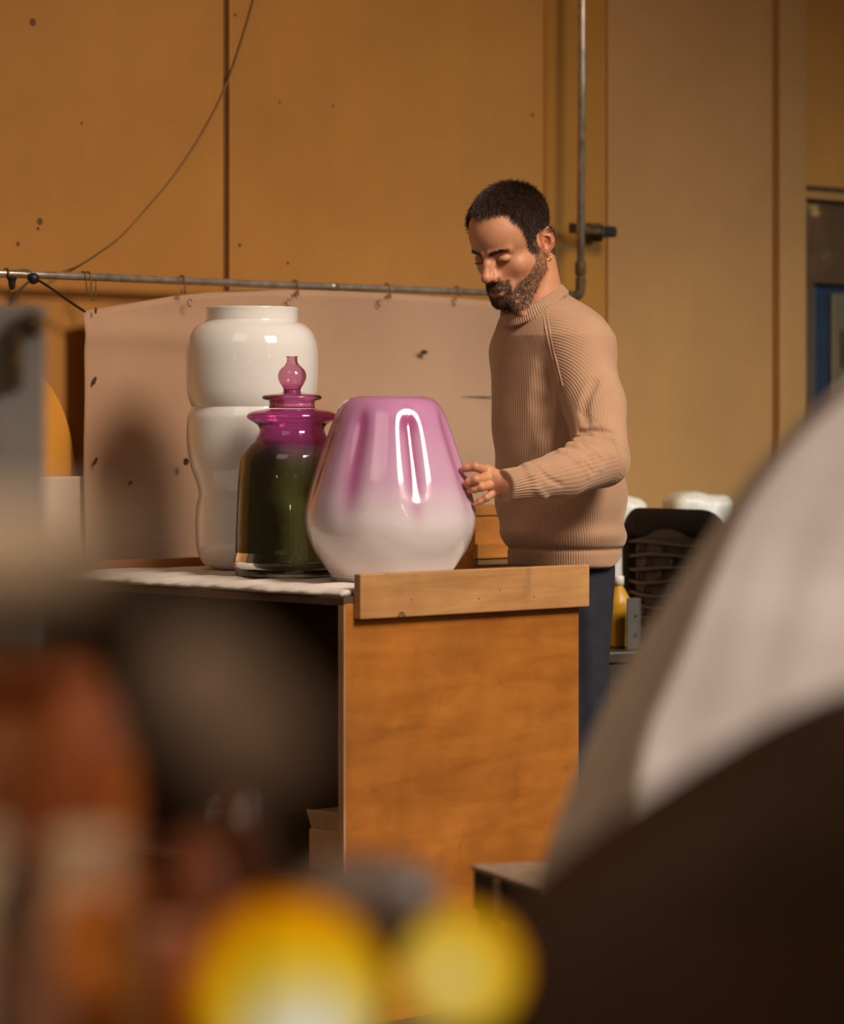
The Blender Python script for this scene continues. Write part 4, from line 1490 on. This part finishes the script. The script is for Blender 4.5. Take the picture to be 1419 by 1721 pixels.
def back_pt(s, z):
    """s -1..1 across, z 0..1 upwards on the curved backrest (local to the chair)"""
    hw = BWb + (BWt - BWb) * z ** 0.8
    x = s * hw
    y = -0.05 * (1 - s * s) + 0.05 * z
    return Vector((x, y, ZT - BH + BH * z - 0.012))


# rounded-trapezium ring
loop = []
def arc(cx, cz, a0, a1, r, n=7):
    return [(cx + r * math.cos(a0 + (a1 - a0) * i / (n - 1)), cz + r * math.sin(a0 + (a1 - a0) * i / (n - 1))) for i in range(n)]
rc_ = 0.16
ring2 = []
for sx, q0 in ((1, 0), (-1, 1)):
    pass
def ring_sz(k):
    """corner-rounded outline in (s,z) space; k = inset"""
    o_ = []
    cs = 0.34; cz = 0.17
    a_ = 1 - k; b_ = 1 - k * 0.75; lo = 0.02 + k * 0.4
    for (cx, cz0, q0) in ((a_ - cs * a_, b_ - cz * a_, 0), (-(a_ - cs * a_), b_ - cz * a_, math.pi / 2), (-(a_ - cs * a_), lo + cz * a_, math.pi), (a_ - cs * a_, lo + cz * a_, 1.5 * math.pi)):
        for i in range(9):
            q = q0 + math.pi / 2 * i / 8
            o_.append((cx + cs * a_ * math.cos(q), cz0 + cz * a_ * math.sin(q)))
    return o_
pts = [back_pt(s, z) for s, z in ring_sz(0.10)]
n_ = len(pts)
V = []; F = []
for i in range(n_):
    T = (pts[(i + 1) % n_] - pts[i - 1]).normalized()
    Nn = Vector((0, 1, 0)); Bn = T.cross(Nn).normalized()
    wide = 0.026 + 0.012 * max(0, T.x * -1)       # the top rail is broader
    for k in range(10):
        q = 2 * math.pi * k / 10
        V.append(pts[i] + Bn * math.cos(q) * wide + Nn * math.sin(q) * 0.014)
for i in range(n_):
    for k in range(10):
        a = i * 10 + k; b = i * 10 + (k + 1) % 10
        c = ((i + 1) % n_) * 10
        F.append((a, b, c + (k + 1) % 10, c + k))
bf = link_mesh('backrest_frame', np_mesh('backrest_frame', [tuple(v) for v in V], F), M['black_plastic'], chair)
V = []; F = []
for i in range(17):
    for j in range(17):
        s = -0.80 + 1.6 * i / 16; z = 0.10 + 0.80 * j / 16
        V.append(tuple(back_pt(s, z) + Vector((0, 0.006, 0))))
F = [(i * 17 + j, (i + 1) * 17 + j, (i + 1) * 17 + j + 1, i * 17 + j + 1) for i in range(16) for j in range(16)]
wb = link_mesh('backrest_web', np_mesh('backrest_web', V, F), M['mesh_back'], chair)
m_ = wb.modifiers.new('thickness', 'SOLIDIFY'); m_.thickness = 0.004
for k in range(10):
    z = 0.16 + 0.072 * k
    tube('rib', [back_pt(s, z + 0.012 * math.sin(3 * s + k)) + Vector((0, -0.004, 0)) for s in np.linspace(-0.82, 0.82, 15)], 0.0055, M['slat'], chair, 6)
    for q in range(3):
        s = -0.55 + 0.5 * q + 0.2 * (k % 2)
        if k < 9: tube('web_link', [back_pt(s, z) + Vector((0, -0.001, 0)), back_pt(s + 0.05, z + 0.072) + Vector((0, -0.001, 0))], 0.004, M['slat'], chair, 5)
tube('back_stem', smooth_path([back_pt(0, 0.12) + Vector((0, 0.03, 0)), Vector((0, 0.03, ZT - BH - 0.08)), Vector((0, 0.06, 0.46)), Vector((0, 0.2, 0.44))], 5), 0.022, M['black_plastic'], chair, 10)
def cushion(name, sx, sy, sz, loc, mat, parent, rot=(0, 0, 0), lvl=3, crease=0.0):
    bm = bmesh.new()
    bmesh.ops.create_cube(bm, size=1.0)
    bmesh.ops.scale(bm, vec=(sx, sy, sz), verts=bm.verts)
    bmesh.ops.bevel(bm, geom=bm.edges[:], offset=min(sx, sy, sz) * 0.35, segments=4, affect='EDGES')
    return link_mesh(name, bm_mesh(name, bm, True), mat, parent, loc, rot)
cushion('seat', 0.44, 0.42, 0.07, (0, 0.27, 0.47), M['black_plastic'], chair)
tube('gas_column', [(0, 0.25, 0.10), (0, 0.25, 0.30), (0, 0.25, 0.44)], [0.026, 0.024, 0.018], M['black_plastic'], chair, 12)
for k in range(5):
    q = 2 * math.pi * k / 5 + 0.3
    lg = tube('leg', [(0, 0.25, 0.12), (0.28 * math.cos(q), 0.25 + 0.28 * math.sin(q), 0.075)], [0.022, 0.013], M['black_plastic'], chair, 8)
    lathe('caster', [(0.0001, -0.012), (0.024, -0.012), (0.027, 0), (0.024, 0.012), (0.0001, 0.012)], M['black_plastic'], lg, (0.28 * math.cos(q), 0.25 + 0.28 * math.sin(q), 0.028), 16, None, 1, (math.pi / 2, 0, q))

# white plastic-wrapped bundles behind the chair
t = NT('milky_plastic')
v = t.coords()
t.color(t.ramp(t.noise(v, 10, 5), [(0.3, (0.62, 0.56, 0.47)), (0.7, (0.78, 0.73, 0.64))]))
t.set(Roughness=0.3)
t.bump(t.noise(t.coords((6, 6, 1)), 5, 5, 0.6, 1.0), 0.5, 0.012)
M['milky'] = t.m


def bundle(px, py, D, w, h, dpt, label, yaw):
    top = CAMH - (py - HOR) / FPX * D
    c_ = W(px, HOR, D)
    def fn(P):
        rr = 0.035
        q = np.abs(P - A((0, 0, top - h / 2))) - A((w / 2 - rr, dpt / 2 - rr, h / 2 - rr))
        o_ = np.sqrt((np.maximum(q, 0) ** 2).sum(1)) + np.minimum(q.max(1), 0) - rr
        return o_ + 0.004 * np.sin(P[:, 0] * 55 + P[:, 2] * 12) + 0.003 * np.sin(P[:, 0] * 23 - P[:, 2] * 31)
    V, F = polygonize(fn, (-w / 2 - .03, -dpt / 2 - .03, top - h - .03), (w / 2 + .03, dpt / 2 + .03, top + .03), 0.009)
    o_ = link_mesh('wrapped_bundle', np_mesh('wrapped_bundle', V, F), M['milky'], None, (c_.x, c_.y, 0), (0, 0, yaw))
    return tag(o_, label, 'bundle')


bundle(1172, 828, 8.66, 0.175, CAMH - (828 - HOR) / FPX * 8.66, 0.14, 'larger white plastic-wrapped bundle showing above the black office chair', 0.3)
bundle(1048, 832, 8.40, 0.125, CAMH - (832 - HOR) / FPX * 8.40, 0.12, 'smaller white plastic-wrapped bundle between the man and the office chair', 0.2)

# low dark chest with a grey steel angle and a yellow jug
ch = W(1065, HOR, 7.72)
ZC = CAMH - (1092 - HOR) / FPX * 7.65
chest = empty('tool_chest', (ch.x, ch.y, 0), 0.25)
tag(chest, 'low dark brown wooden tool chest on the floor beside the man', 'chest')
M['dark_wood'] = wood('dark_wood', (0.022, 0.013, 0.006), (0.045, 0.027, 0.012), (1, 9, 9), 0.5, 0.3)
box('body', (0.20, 0.22, ZC - 0.03), (0, 0, (ZC - 0.03) / 2), M['dark_wood'], chest, bevel=0.003)
box('lid', (0.215, 0.235, 0.028), (0, 0, ZC - 0.0145), M['dark_wood'], chest, bevel=0.004)
box('latch', (0.03, 0.006, 0.04), (0, -0.121, ZC - 0.05), M['steel'], chest, bevel=0.002)
an_ = W(1064, HOR, 7.66)
ang_ = empty('steel_angle', (an_.x, an_.y, ZC), 0.5)
tag(ang_, 'grey steel angle bracket with bolt holes standing on the tool chest', 'bracket')
M['grey_steel'] = flat('grey_steel', (0.075, 0.062, 0.050), 0.6, 0.3, 0.2, 20)
hA = (1092 - 1006) / FPX * 7.65
box('flange', (0.034, 0.005, hA), (0, 0, hA / 2), M['grey_steel'], ang_, bevel=0.0015)
box('flange', (0.005, 0.045, hA), (0.0195, 0.020, hA / 2), M['grey_steel'], ang_, bevel=0.0015)
for z in (hA * 0.28, hA * 0.66):
    lathe('bolt_hole', [(0.0001, 0.001), (0.0035, 0.0012), (0.005, 0.0)], M['ink'], ang_, (0.006, -0.0026, z), 12, None, 1, (math.pi / 2, 0, 0))
jg = W(1040, HOR, 7.74)
M['yellow'] = flat('yellow_plastic', (0.46, 0.23, 0.008), 0.4)
jug = empty('yellow_jug', (jg.x, jg.y, ZC), 0.4)
tag(jug, 'yellow plastic jug half hidden between the man and the steel angle', 'jug')
lathe('body', [(0.0004, 0), (0.026, 0.001), (0.030, 0.006), (0.031, 0.09), (0.028, 0.115), (0.017, 0.138), (0.012, 0.146), (0.0115, 0.150)], M['yellow'], jug, (0, 0, 0), 28, None, 3)
lathe('cap', [(0.0004, 0.174), (0.012, 0.173), (0.0135, 0.170), (0.0135, 0.151), (0.0004, 0.150)], M['milky'], jug, (0, 0, 0), 20, None, 1)
tube('handle', smooth_path([(0.029, 0, 0.10), (0.046, 0, 0.095), (0.048, 0, 0.06), (0.030, 0, 0.045)], 5), 0.0055, M['yellow'], jug, 8)

# ------------------------------------------------------------------ dark wooden stand near the bench corner
st = W(903, HOR, 5.0)
ZS = CAMH - (1492 - HOR) / FPX * 5.0
stand = empty('low_stand', (st.x, st.y, 0), math.radians(21.5))
tag(stand, 'low dark wooden stand with a pale top edge in front of the bench', 'stand')
M['worn_edge'] = flat('worn_pale_edge', (0.36, 0.25, 0.17), 0.6, 0, 0.3, 30)
box('top', (0.30, 0.28, 0.008), (0.15, 0.135, ZS - 0.004), M['worn_edge'], stand, bevel=0.0015)
box('apron', (0.018, 0.27, 0.062), (0.012, 0.135, ZS - 0.040), M['dark_wood'], stand, bevel=0.002)
box('apron', (0.27, 0.018, 0.062), (0.157, 0.262, ZS - 0.040), M['dark_wood'], stand, bevel=0.002)
box('apron', (0.27, 0.018, 0.062), (0.157, 0.009, ZS - 0.040), M['dark_wood'], stand, bevel=0.002)
box('upright_strip', (0.008, 0.018, 0.062), (-0.001, 0.158, ZS - 0.040), M['worn_edge'], stand, bevel=0.001)
for x in (0.022, 0.275):
    for y in (0.02, 0.25):
        box('leg', (0.028, 0.028, ZS - 0.072), (x, y, (ZS - 0.072) / 2), M['dark_wood'], stand, bevel=0.003)

# ------------------------------------------------------------------ white cloth draped at the right, near the camera
Lp = [(860, 1790), (884, 1600), (905, 1480), (945, 1356), (995, 1230), (1065, 1093), (1137, 980), (1214, 862), (1290, 765), (1362, 690), (1450, 618), (1530, 590), (1590, 640), (1605, 820), (1612, 1100)]
Rp = [(960, 1800), (985, 1600), (1022, 1462), (1058, 1356), (1086, 1230), (1147, 1093), (1195, 980), (1245, 868), (1312, 772), (1380, 702), (1465, 640), (1548, 614), (1618, 672), (1640, 840), (1650, 1120)]
def along(P_, n):
    P_ = [Vector((p[0], p[1], 0)) for p in P_]
    o_ = smooth_path(P_, 8)
    return [o_[int(round(i * (len(o_) - 1) / (n - 1)))] for i in range(n)]
NS = 105
La = along(Lp, NS); Ra = along(Rp, NS)
rowsV = []
NC1, NC2 = 16, 44
for i in range(NS):
    l_ = La[i]; r_ = Ra[i]
    row = []
    tan_ = (La[min(i + 1, NS - 1)] - La[max(i - 1, 0)]).normalized()
    if l_.x < 1440 or i == 0:
        prp = Vector((-tan_.y, tan_.x, 0))
        if prp.x < 0: prp = -prp
    back = max(0.0, (l_.x - 1480) / 120) * 0.16
    # back lip
    row.append(W(l_.x + 6, l_.y + 4, 3.30 + back))
    for k in range(NC1 + 1):
        s = k / NC1
        p = l_.lerp(r_, s)
        D = 3.20 - 0.012 * min(s, 0.4) / 0.4 + 0.012 * math.exp(-((s - 0.5) / 0.12) ** 2) - 0.11 * max(0, (s - 0.4) / 0.6) ** 1.2
        row.append(W(p.x, p.y, D + back))
    for k in range(1, NC2 + 1):
        e = 560 * k / NC2 * (1 - 0.7 * min(1.0, max(0.0, (l_.x - 1440) / 170)))
        dirn = (prp * 0.72 + Vector((0.62, 0.32, 0)) * 0.6).normalized()
        p = r_ + dirn * e
        D = 3.078 + 0.00016 * e + 0.0000009 * max(0, e - 150) ** 2
        D += 0.0012 * math.sin(e * 0.055 + i * 0.16)
        row.append(W(p.x, p.y, D + back))
    rowsV.append(row)
nc = len(rowsV[0])
V = [tuple(p) for row in rowsV for p in row]
F = [(i * nc + j, i * nc + j + 1, (i + 1) * nc + j + 1, (i + 1) * nc + j) for i in range(NS - 1) for j in range(nc - 1)]
t = NT('white_cotton')
v = t.coords()
wv_ = t.n('ShaderNodeTexWave', wave_type='BANDS', bands_direction='Z')
wv_.inputs['Scale'].default_value = 55; wv_.inputs['Distortion'].default_value = 1.5; wv_.inputs['Detail'].default_value = 2
t.l(t.coords((0.35, 0.2, 1), (0, 0.35, 0)), wv_.inputs['Vector'])
t.color(t.ramp(t.noise(t.coords((1, 1, 5)), 3, 5), [(0.3, (0.64, 0.55, 0.50)), (0.7, (0.74, 0.66, 0.62))]))
t.set(Roughness=0.9)
t.bump(wv_.outputs['Fac'], 0.25, 0.002)
M['cotton'] = t.m
cl = link_mesh('draped_cloth', np_mesh('draped_cloth', V, F), M['cotton'], None)
m_ = cl.modifiers.new('thickness', 'SOLIDIFY'); m_.thickness = 0.004; m_.offset = -1
tag(cl, 'big white cotton cloth sloping down in folds in front of the doorway', 'cloth')

# the clothes stand that carries it
cs_ = W(1580, HOR, 3.27)
zs_ = W(1560, 640, 3.27).z
cst = empty('clothes_stand', (cs_.x, cs_.y, 0))
tag(cst, 'wooden clothes stand under the upper end of the white cotton cloth', 'stand')
tube('post', [(0, 0, 0.02), (0, 0, 0.5), (0, 0, zs_)], 0.014, M['dark_wood'], cst, 10)
tube('crossbar', [(-0.06, -0.12, zs_ - 0.012), (0.0, 0.0, zs_ - 0.012), (0.05, 0.10, zs_ - 0.012)], 0.011, M['dark_wood'], cst, 10)
for k in range(3):
    q = k * 2 * math.pi / 3 + 0.4
    tube('leg', [(0, 0, 0.14), (0.18 * math.cos(q), 0.18 * math.sin(q), 0.012)], 0.012, M['dark_wood'], cst, 8)

# dark leather armchair back, closest on the right
M['dark_leather'] = flat('dark_brown_leather', (0.034, 0.015, 0.007), 0.75, 0, 0.35, 8, 0.2, 80, Specular_IOR_Level=0.3)


def cushion_sdf(P):
    c_ = W(1330, 1640, 1.95)
    q = P - A(c_)
    e = 3.0
    # tilted rounded pad
    a_ = math.radians(-33)
    x = q[:, 0] * math.cos(a_) - q[:, 2] * math.sin(a_) * 1.0
    z = q[:, 0] * math.sin(a_) + q[:, 2] * math.cos(a_)
    r = (np.abs(x / 0.206) ** e + np.abs(q[:, 1] / 0.09) ** e + np.abs(z / 0.139) ** e) ** (1 / e)
    return (r - 1) * 0.09


arm = empty('leather_armchair', tuple(Vector((W(1330, HOR, 1.95).x, 1.95, 0))))
tag(arm, 'dark brown leather armchair with a rounded back at the lower right', 'armchair')
aO = A(arm.location)
V, F = polygonize(cushion_sdf, (-0.15, 1.75, 0.50), (0.72, 2.15, 1.30), 0.012)
link_mesh('back_cushion', np_mesh('back_cushion', V - aO, F), M['dark_leather'], arm)
cushion('seat', 0.44, 0.42, 0.18, (0.24, 0.26, 0.42), M['dark_leather'], arm)
cushion('frame', 0.46, 0.12, 0.42, (0.24, -0.02, 0.52), M['dark_leather'], arm)
for x in (0.06, 0.42):
    for y in (-0.04, 0.40):
        tube('leg', [(x, y, 0.0), (x, y, 0.34)], [0.016, 0.024], M['dark_wood'], arm, 10)

# ------------------------------------------------------------------ left: tall grey panel and pale bundle
GD = 3.7
gp = W(-150, HOR, GD)
ZG = CAMH + (HOR - 512) / FPX * GD
M['grey_paint'] = flat('blue_grey_paint', (0.25, 0.222, 0.200), 0.6, 0, 0.25, 5)
gpanel = empty('metal_screen', (gp.x, gp.y, 0), 0.12)
tag(gpanel, 'tall blue-grey metal screen with a small dark knob at the left edge', 'screen')
wG = (75 + 150) / FPX * GD
box('sheet', (wG * 2, 0.015, ZG - 0.03), (0, 0, 0.03 + (ZG - 0.03) / 2), M['grey_paint'], gpanel, bevel=0.003)
box('foot', (wG * 1.6, 0.25, 0.03), (0, 0.02, 0.015), M['grey_paint'], gpanel, bevel=0.004)
lathe('knob', [(0.0001, 0.022), (0.010, 0.020), (0.015, 0.012), (0.011, 0.004), (0.008, 0)], M['rust'], gpanel, (wG * 0.90, -0.0075, CAMH + (HOR - 545) / FPX * GD), 20, None, 2, (math.pi / 2, 0, 0))
box('handle', (0.016, 0.02, 0.07), (wG * 0.78, -0.017, CAMH + (HOR - 605) / FPX * GD), M['rust'], gpanel, bevel=0.005)

# ------------------------------------------------------------------ foreground table with glass pieces and two lit globe lamps
TZ = 0.80
tb = empty('work_table', (-0.21, 1.68, 0))
tag(tb, 'dark work table under the blurred glassware nearest the camera', 'table')
box('top', (0.53, 0.56, 0.03), (0, 0, TZ - 0.0155), M['dark_wood'], tb, bevel=0.004)
for x in (-0.235, 0.235):
    for y in (-0.22, 0.22):
        box('leg', (0.04, 0.04, TZ - 0.031), (x, y, (TZ - 0.031) / 2), M['dark_wood'], tb, bevel=0.003)
t = NT('amber_glass')
t.color(t.ramp(t.noise(t.coords(), 14, 3), [(0.3, (0.50, 0.14, 0.015)), (0.7, (0.78, 0.30, 0.05))]))
t.set(Roughness=0.08, IOR=1.45, Transmission_Weight=0.55)
M['amber'] = t.m
M['brown_glass'] = flat('brown_glass', (0.16, 0.045, 0.010), 0.12, 0, 0.4, 10, Transmission_Weight=0.35)
M['smoke_glass'] = flat('dusty_grey_ceramic', (0.15, 0.105, 0.085), 0.6, 0, 0.15, 6)
M['cream'] = flat('cream_glaze', (0.62, 0.46, 0.34), 0.35, 0, 0.1, 8)
M['rose'] = flat('rose_glaze', (0.50, 0.25, 0.17), 0.35, 0, 0.1, 8)
M['copper'] = flat('burnt_orange_glaze', (0.52, 0.16, 0.010), 0.5, 0, 0.25, 12)
M['copper_dark'] = flat('reddish_brown_glaze', (0.25, 0.058, 0.004), 0.6, 0, 0.35, 10)
M['black_glaze'] = flat('black_glaze', (0.015, 0.009, 0.006), 0.3)


def vessel(kind, px, ytop, D, rpx, mat, label, shape, cat='vase', extra=None, name=None):
    """lathe standing on the table; rpx = half width in pixels at D"""
    s = D / FPX
    zt_ = CAMH - (ytop - HOR) * s
    h = zt_ - TZ
    r = rpx * s
    c_ = W(px, HOR, D)
    prof = [(0.0004, 0)] + [(r * a, h * b) for a, b in shape]
    o_ = lathe(kind, prof, M[mat], None, (c_.x, c_.y, TZ), 48, None, 3)
    tag(o_, label, cat)
    return o_


BELL = [(0.92, 0), (1.0, 0.06), (1.0, 0.35), (0.95, 0.62), (0.80, 0.82), (0.55, 0.94), (0.25, 0.985), (0.02, 1.0)]
BOTTLE = [(0.85, 0), (1.0, 0.05), (1.0, 0.45), (0.9, 0.58), (0.5, 0.72), (0.38, 0.78), (0.36, 0.95), (0.45, 0.97), (0.42, 1.0), (0.25, 1.0), (0.02, 0.96)]
BALL = [(0.4, 0), (0.75, 0.12), (0.98, 0.38), (1.0, 0.52), (0.85, 0.78), (0.5, 0.93), (0.25, 0.97), (0.2, 1.0), (0.02, 0.99)]
JARS = [(0.8, 0), (0.98, 0.05), (1.0, 0.3), (1.0, 0.72), (0.82, 0.86), (0.74, 0.9), (0.82, 0.95), (0.8, 1.0), (0.66, 1.0), (0.6, 0.9), (0.02, 0.88)]
vessel('brown_glass_jar', 40, 1120, 1.88, 160, 'copper_dark', 'tall reddish brown jar at the left end of the work table', JARS)
vessel('amber_globe', 140, 1120, 1.76, 105, 'copper_dark', 'round-shouldered reddish vase in front of the tall reddish brown jar', BALL)
vessel('amber_vase', 206, 1275, 1.68, 45, 'copper', 'slim burnt orange vase between the reddish vase and the grey hood', BOTTLE)
vessel('cream_jar', 148, 1405, 1.58, 78, 'cream', 'squat cream jar in front of the slim orange vase', JARS)
vessel('amber_bottle', 322, 1395, 1.80, 85, 'copper_dark', 'stout reddish brown vase right of the squat cream jar', BALL)
vessel('rose_jar', 282, 1560, 1.66, 52, 'rose', 'small dull rose pot next to the larger lit globe lamp', JARS)
vessel('copper_pot', 160, 1512, 1.49, 80, 'copper', 'low burnt orange pot nearest the camera', JARS)
vessel('cream_cup', 70, 1570, 1.44, 46, 'rose', 'pale rose cup at the lower left corner', JARS)
vessel('black_bottle', 22, 1455, 1.62, 50, 'black_glaze', 'black glazed bottle at the left rim of the table', BALL)
vessel('cream_bowl', -25, 1390, 1.72, 55, 'cream', 'cream pot at the extreme left rim of the table', JARS)
vessel('black_pot', 226, 1525, 1.54, 30, 'black_glaze', 'small black pot between the cream jar and the rose pot', BALL)
vessel('brown_vase', 395, 1330, 1.86, 75, 'brown_glass', 'dark brown glass vase behind the larger lit globe lamp', BELL)

M['hood'] = flat('dusty_grey_metal', (0.34, 0.26, 0.225), 0.7, 0, 0.15, 6)
# grey hood on a floor stand, very near the camera
hp = W(385, 1195, 0.95)
hood = empty('grey_hood', (hp.x, hp.y, 0))
tag(hood, 'dusty grey metal hood on a thin floor stand in front of the bench opening', 'hood')
hr = 122 / FPX * 0.95
lathe('shell', [(hr * 0.86, -hr * 0.9), (hr * 0.98, -hr * 0.85), (hr, -hr * 0.4), (hr * 0.96, 0.0), (hr * 0.84, hr * 0.45), (hr * 0.6, hr * 0.78), (hr * 0.25, hr * 0.97), (0.0004, hr)], M['hood'], hood, (0, 0, hp.z), 40, None, 3, (0, math.radians(-37), 0)).scale = (0.9, 0.9, 1.35)
tube('stem', [(0, 0, 0.02), (0, 0, 0.6), (0, 0, hp.z + hr * 0.6)], 0.003, M['black_plastic'], hood, 8)
lathe('base', [(0.0004, 0.022), (0.02, 0.022), (0.036, 0.010), (0.038, 0), (0.0004, 0)], M['black_plastic'], hood, (0, 0, 0), 32, None, 1)

# pale padded bundle behind the glassware
t = NT('pale_canvas'); t.set(Base_Color=(0.74, 0.64, 0.57), Roughness=0.9); M['canvas'] = t.m


BAGH = 0.0225


def bag_sdf(P):
    c_ = W(30, 950, 1.05)
    q = (P - A(c_)) / A((0.040, 0.032, BAGH))
    r = (np.abs(q) ** 2.4).sum(1) ** (1 / 2.4)
    return (r - 1) * 0.021 + 0.001 * np.sin(P[:, 0] * 60 + P[:, 2] * 40)


c_ = W(30, 950, 1.05)
V, F = polygonize(bag_sdf, (c_.x - .12, c_.y - .1, c_.z - .12), (c_.x + .12, c_.y + .1, c_.z + .12), 0.006)
bag = link_mesh('canvas_bundle', np_mesh('canvas_bundle', V - A((c_.x, c_.y, c_.z - BAGH)), F), M['canvas'], None, (c_.x, c_.y, c_.z - BAGH))
tag(bag, 'small pale canvas bundle on a thin pole stand at the left edge', 'bundle')
pst = empty('pole_stand', (c_.x, c_.y, 0))
tag(pst, 'thin black pole stand that carries the pale canvas bundle', 'stand')
zs = c_.z - BAGH - 0.0015
lathe('plate', [(0.0004, zs - 0.006), (0.028, zs - 0.006), (0.030, zs - 0.003), (0.028, zs), (0.0004, zs)], M['black_plastic'], pst, (0, 0, 0), 32, None, 1)
tube('pole', [(0, 0, 0.02), (0, 0, 0.6), (0, 0, zs - 0.004)], 0.004, M['black_plastic'], pst, 8)
lathe('base', [(0.0004, 0.022), (0.02, 0.022), (0.036, 0.010), (0.038, 0), (0.0004, 0)], M['black_plastic'], pst, (0, 0, 0), 32, None, 1)

# grey cap-like dish on a tripod behind the lamps
dc = W(618, 1497, 2.09)
dish = empty('grey_dish', (dc.x, dc.y, 0))
tag(dish, 'grey rounded dish on a thin stand behind the two lit lamps', 'dish')
rd = 125 / FPX * 2.09
M['grey_dish'] = flat('grey_enamel', (0.19, 0.15, 0.135), 0.35, 0, 0.15, 10)
lathe('bowl', [(0.0004, dc.z - 0.045), (rd * 0.5, dc.z - 0.042), (rd * 0.9, dc.z - 0.022), (rd, dc.z - 0.004), (rd * 0.93, dc.z + 0.010), (rd * 0.6, dc.z + 0.019), (0.0004, dc.z + 0.023)], M['grey_dish'], dish, (0, 0, 0), 48, None, 3)
tube('stem', [(0, 0, 0.02), (0, 0, dc.z - 0.043)], 0.012, M['black_plastic'], dish, 12)
lathe('base', [(0.0004, 0.022), (0.03, 0.022), (0.09, 0.008), (0.095, 0), (0.0004, 0)], M['black_plastic'], dish, (0, 0, 0), 32, None, 1)

# lit globe lamps


def glow(name, col, strength):
    m = bpy.data.materials.new(name)
    m.use_nodes = True
    nt = m.node_tree
    nt.nodes.clear()
    out = nt.nodes.new('ShaderNodeOutputMaterial'); em = nt.nodes.new('ShaderNodeEmission')
    em.inputs[0].default_value = (*col, 1); em.inputs[1].default_value = strength
    nt.links.new(em.outputs[0], out.inputs[0])
    return m


def lamp_glass(name, r, hot, white):
    """lit shade: brightest where the bulb sits against the glass, amber further round"""
    m = glow(name, (1, 1, 1), 1.0)
    nt = m.node_tree
    em = [n for n in nt.nodes if n.type == 'EMISSION'][0]
    tc = nt.nodes.new('ShaderNodeTexCoord')
    ds = nt.nodes.new('ShaderNodeVectorMath'); ds.operation = 'DISTANCE'
    ds.inputs[1].default_value = hot
    dv = nt.nodes.new('ShaderNodeMath'); dv.operation = 'DIVIDE'; dv.inputs[1].default_value = r * 2.0
    rp = nt.nodes.new('ShaderNodeValToRGB')
    st_ = ([(0.0, (0.66, 0.66, 0.66)), (0.20, (0.60, 0.52, 0.32))] if white else [(0.0, (0.62, 0.43, 0.13)), (0.20, (0.60, 0.40, 0.08))]) + [(0.38, (0.60, 0.40, 0.03)), (0.52, (0.62, 0.33, 0.0)), (0.68, (0.62, 0.20, 0.0)), (0.88, (0.50, 0.09, 0.0))]
    e = rp.color_ramp.elements
    while len(e) < len(st_): e.new(0.5)
    for k, (a_, c2) in enumerate(st_):
        e[k].position = a_; e[k].color = (*c2, 1)
    nt.links.new(tc.outputs['Object'], ds.inputs[0]); nt.links.new(ds.outputs['Value'], dv.inputs[0])
    nt.links.new(dv.outputs[0], rp.inputs[0]); nt.links.new(rp.outputs[0], em.inputs[0])
    return m


def globe(px, py, D, rpx, label, hot, white):
    s = D / FPX
    r = rpx * s
    c_ = W(px, py, D)
    g = empty('globe_lamp', (c_.x, c_.y, TZ))
    tag(g, label, 'lamp')
    zc = max(c_.z - TZ, r + 0.004)
    lathe('shade', [(0.0004, -r)] + [(r * math.sin(q), -r * math.cos(q)) for q in np.linspace(0.12, math.pi - 0.12, 24)] + [(0.0004, r)], lamp_glass('lit_lamp_glass', r, (hot[0] * r, hot[1] * r, hot[2] * r), white), g, (0, 0, zc), 48, None, 1)
    lathe('socket', [(0.0004, 0), (r * 0.55, 0), (r * 0.5, 0.006), (r * 0.35, max(0.008, zc - r * 0.93)), (0.0004, max(0.008, zc - r * 0.93))], M['black_plastic'], g, (0, 0, 0), 24, None, 1)
    lathe('cap', [(0.0004, zc + r * 0.985), (r * 0.16, zc + r * 0.985), (r * 0.15, zc + r * 1.04), (0.0004, zc + r * 1.05)], M['rust'], g, (0, 0, 0), 20, None, 1)
    return g


globe(482, 1668, 1.62, 162, 'larger lit amber globe lamp with a white-hot patch on the work table', (0.22, -0.85, -0.40), True)
globe(778, 1628, 1.68, 100, 'smaller lit amber globe lamp at the right end of the work table', (-0.25, -0.88, -0.05), False)
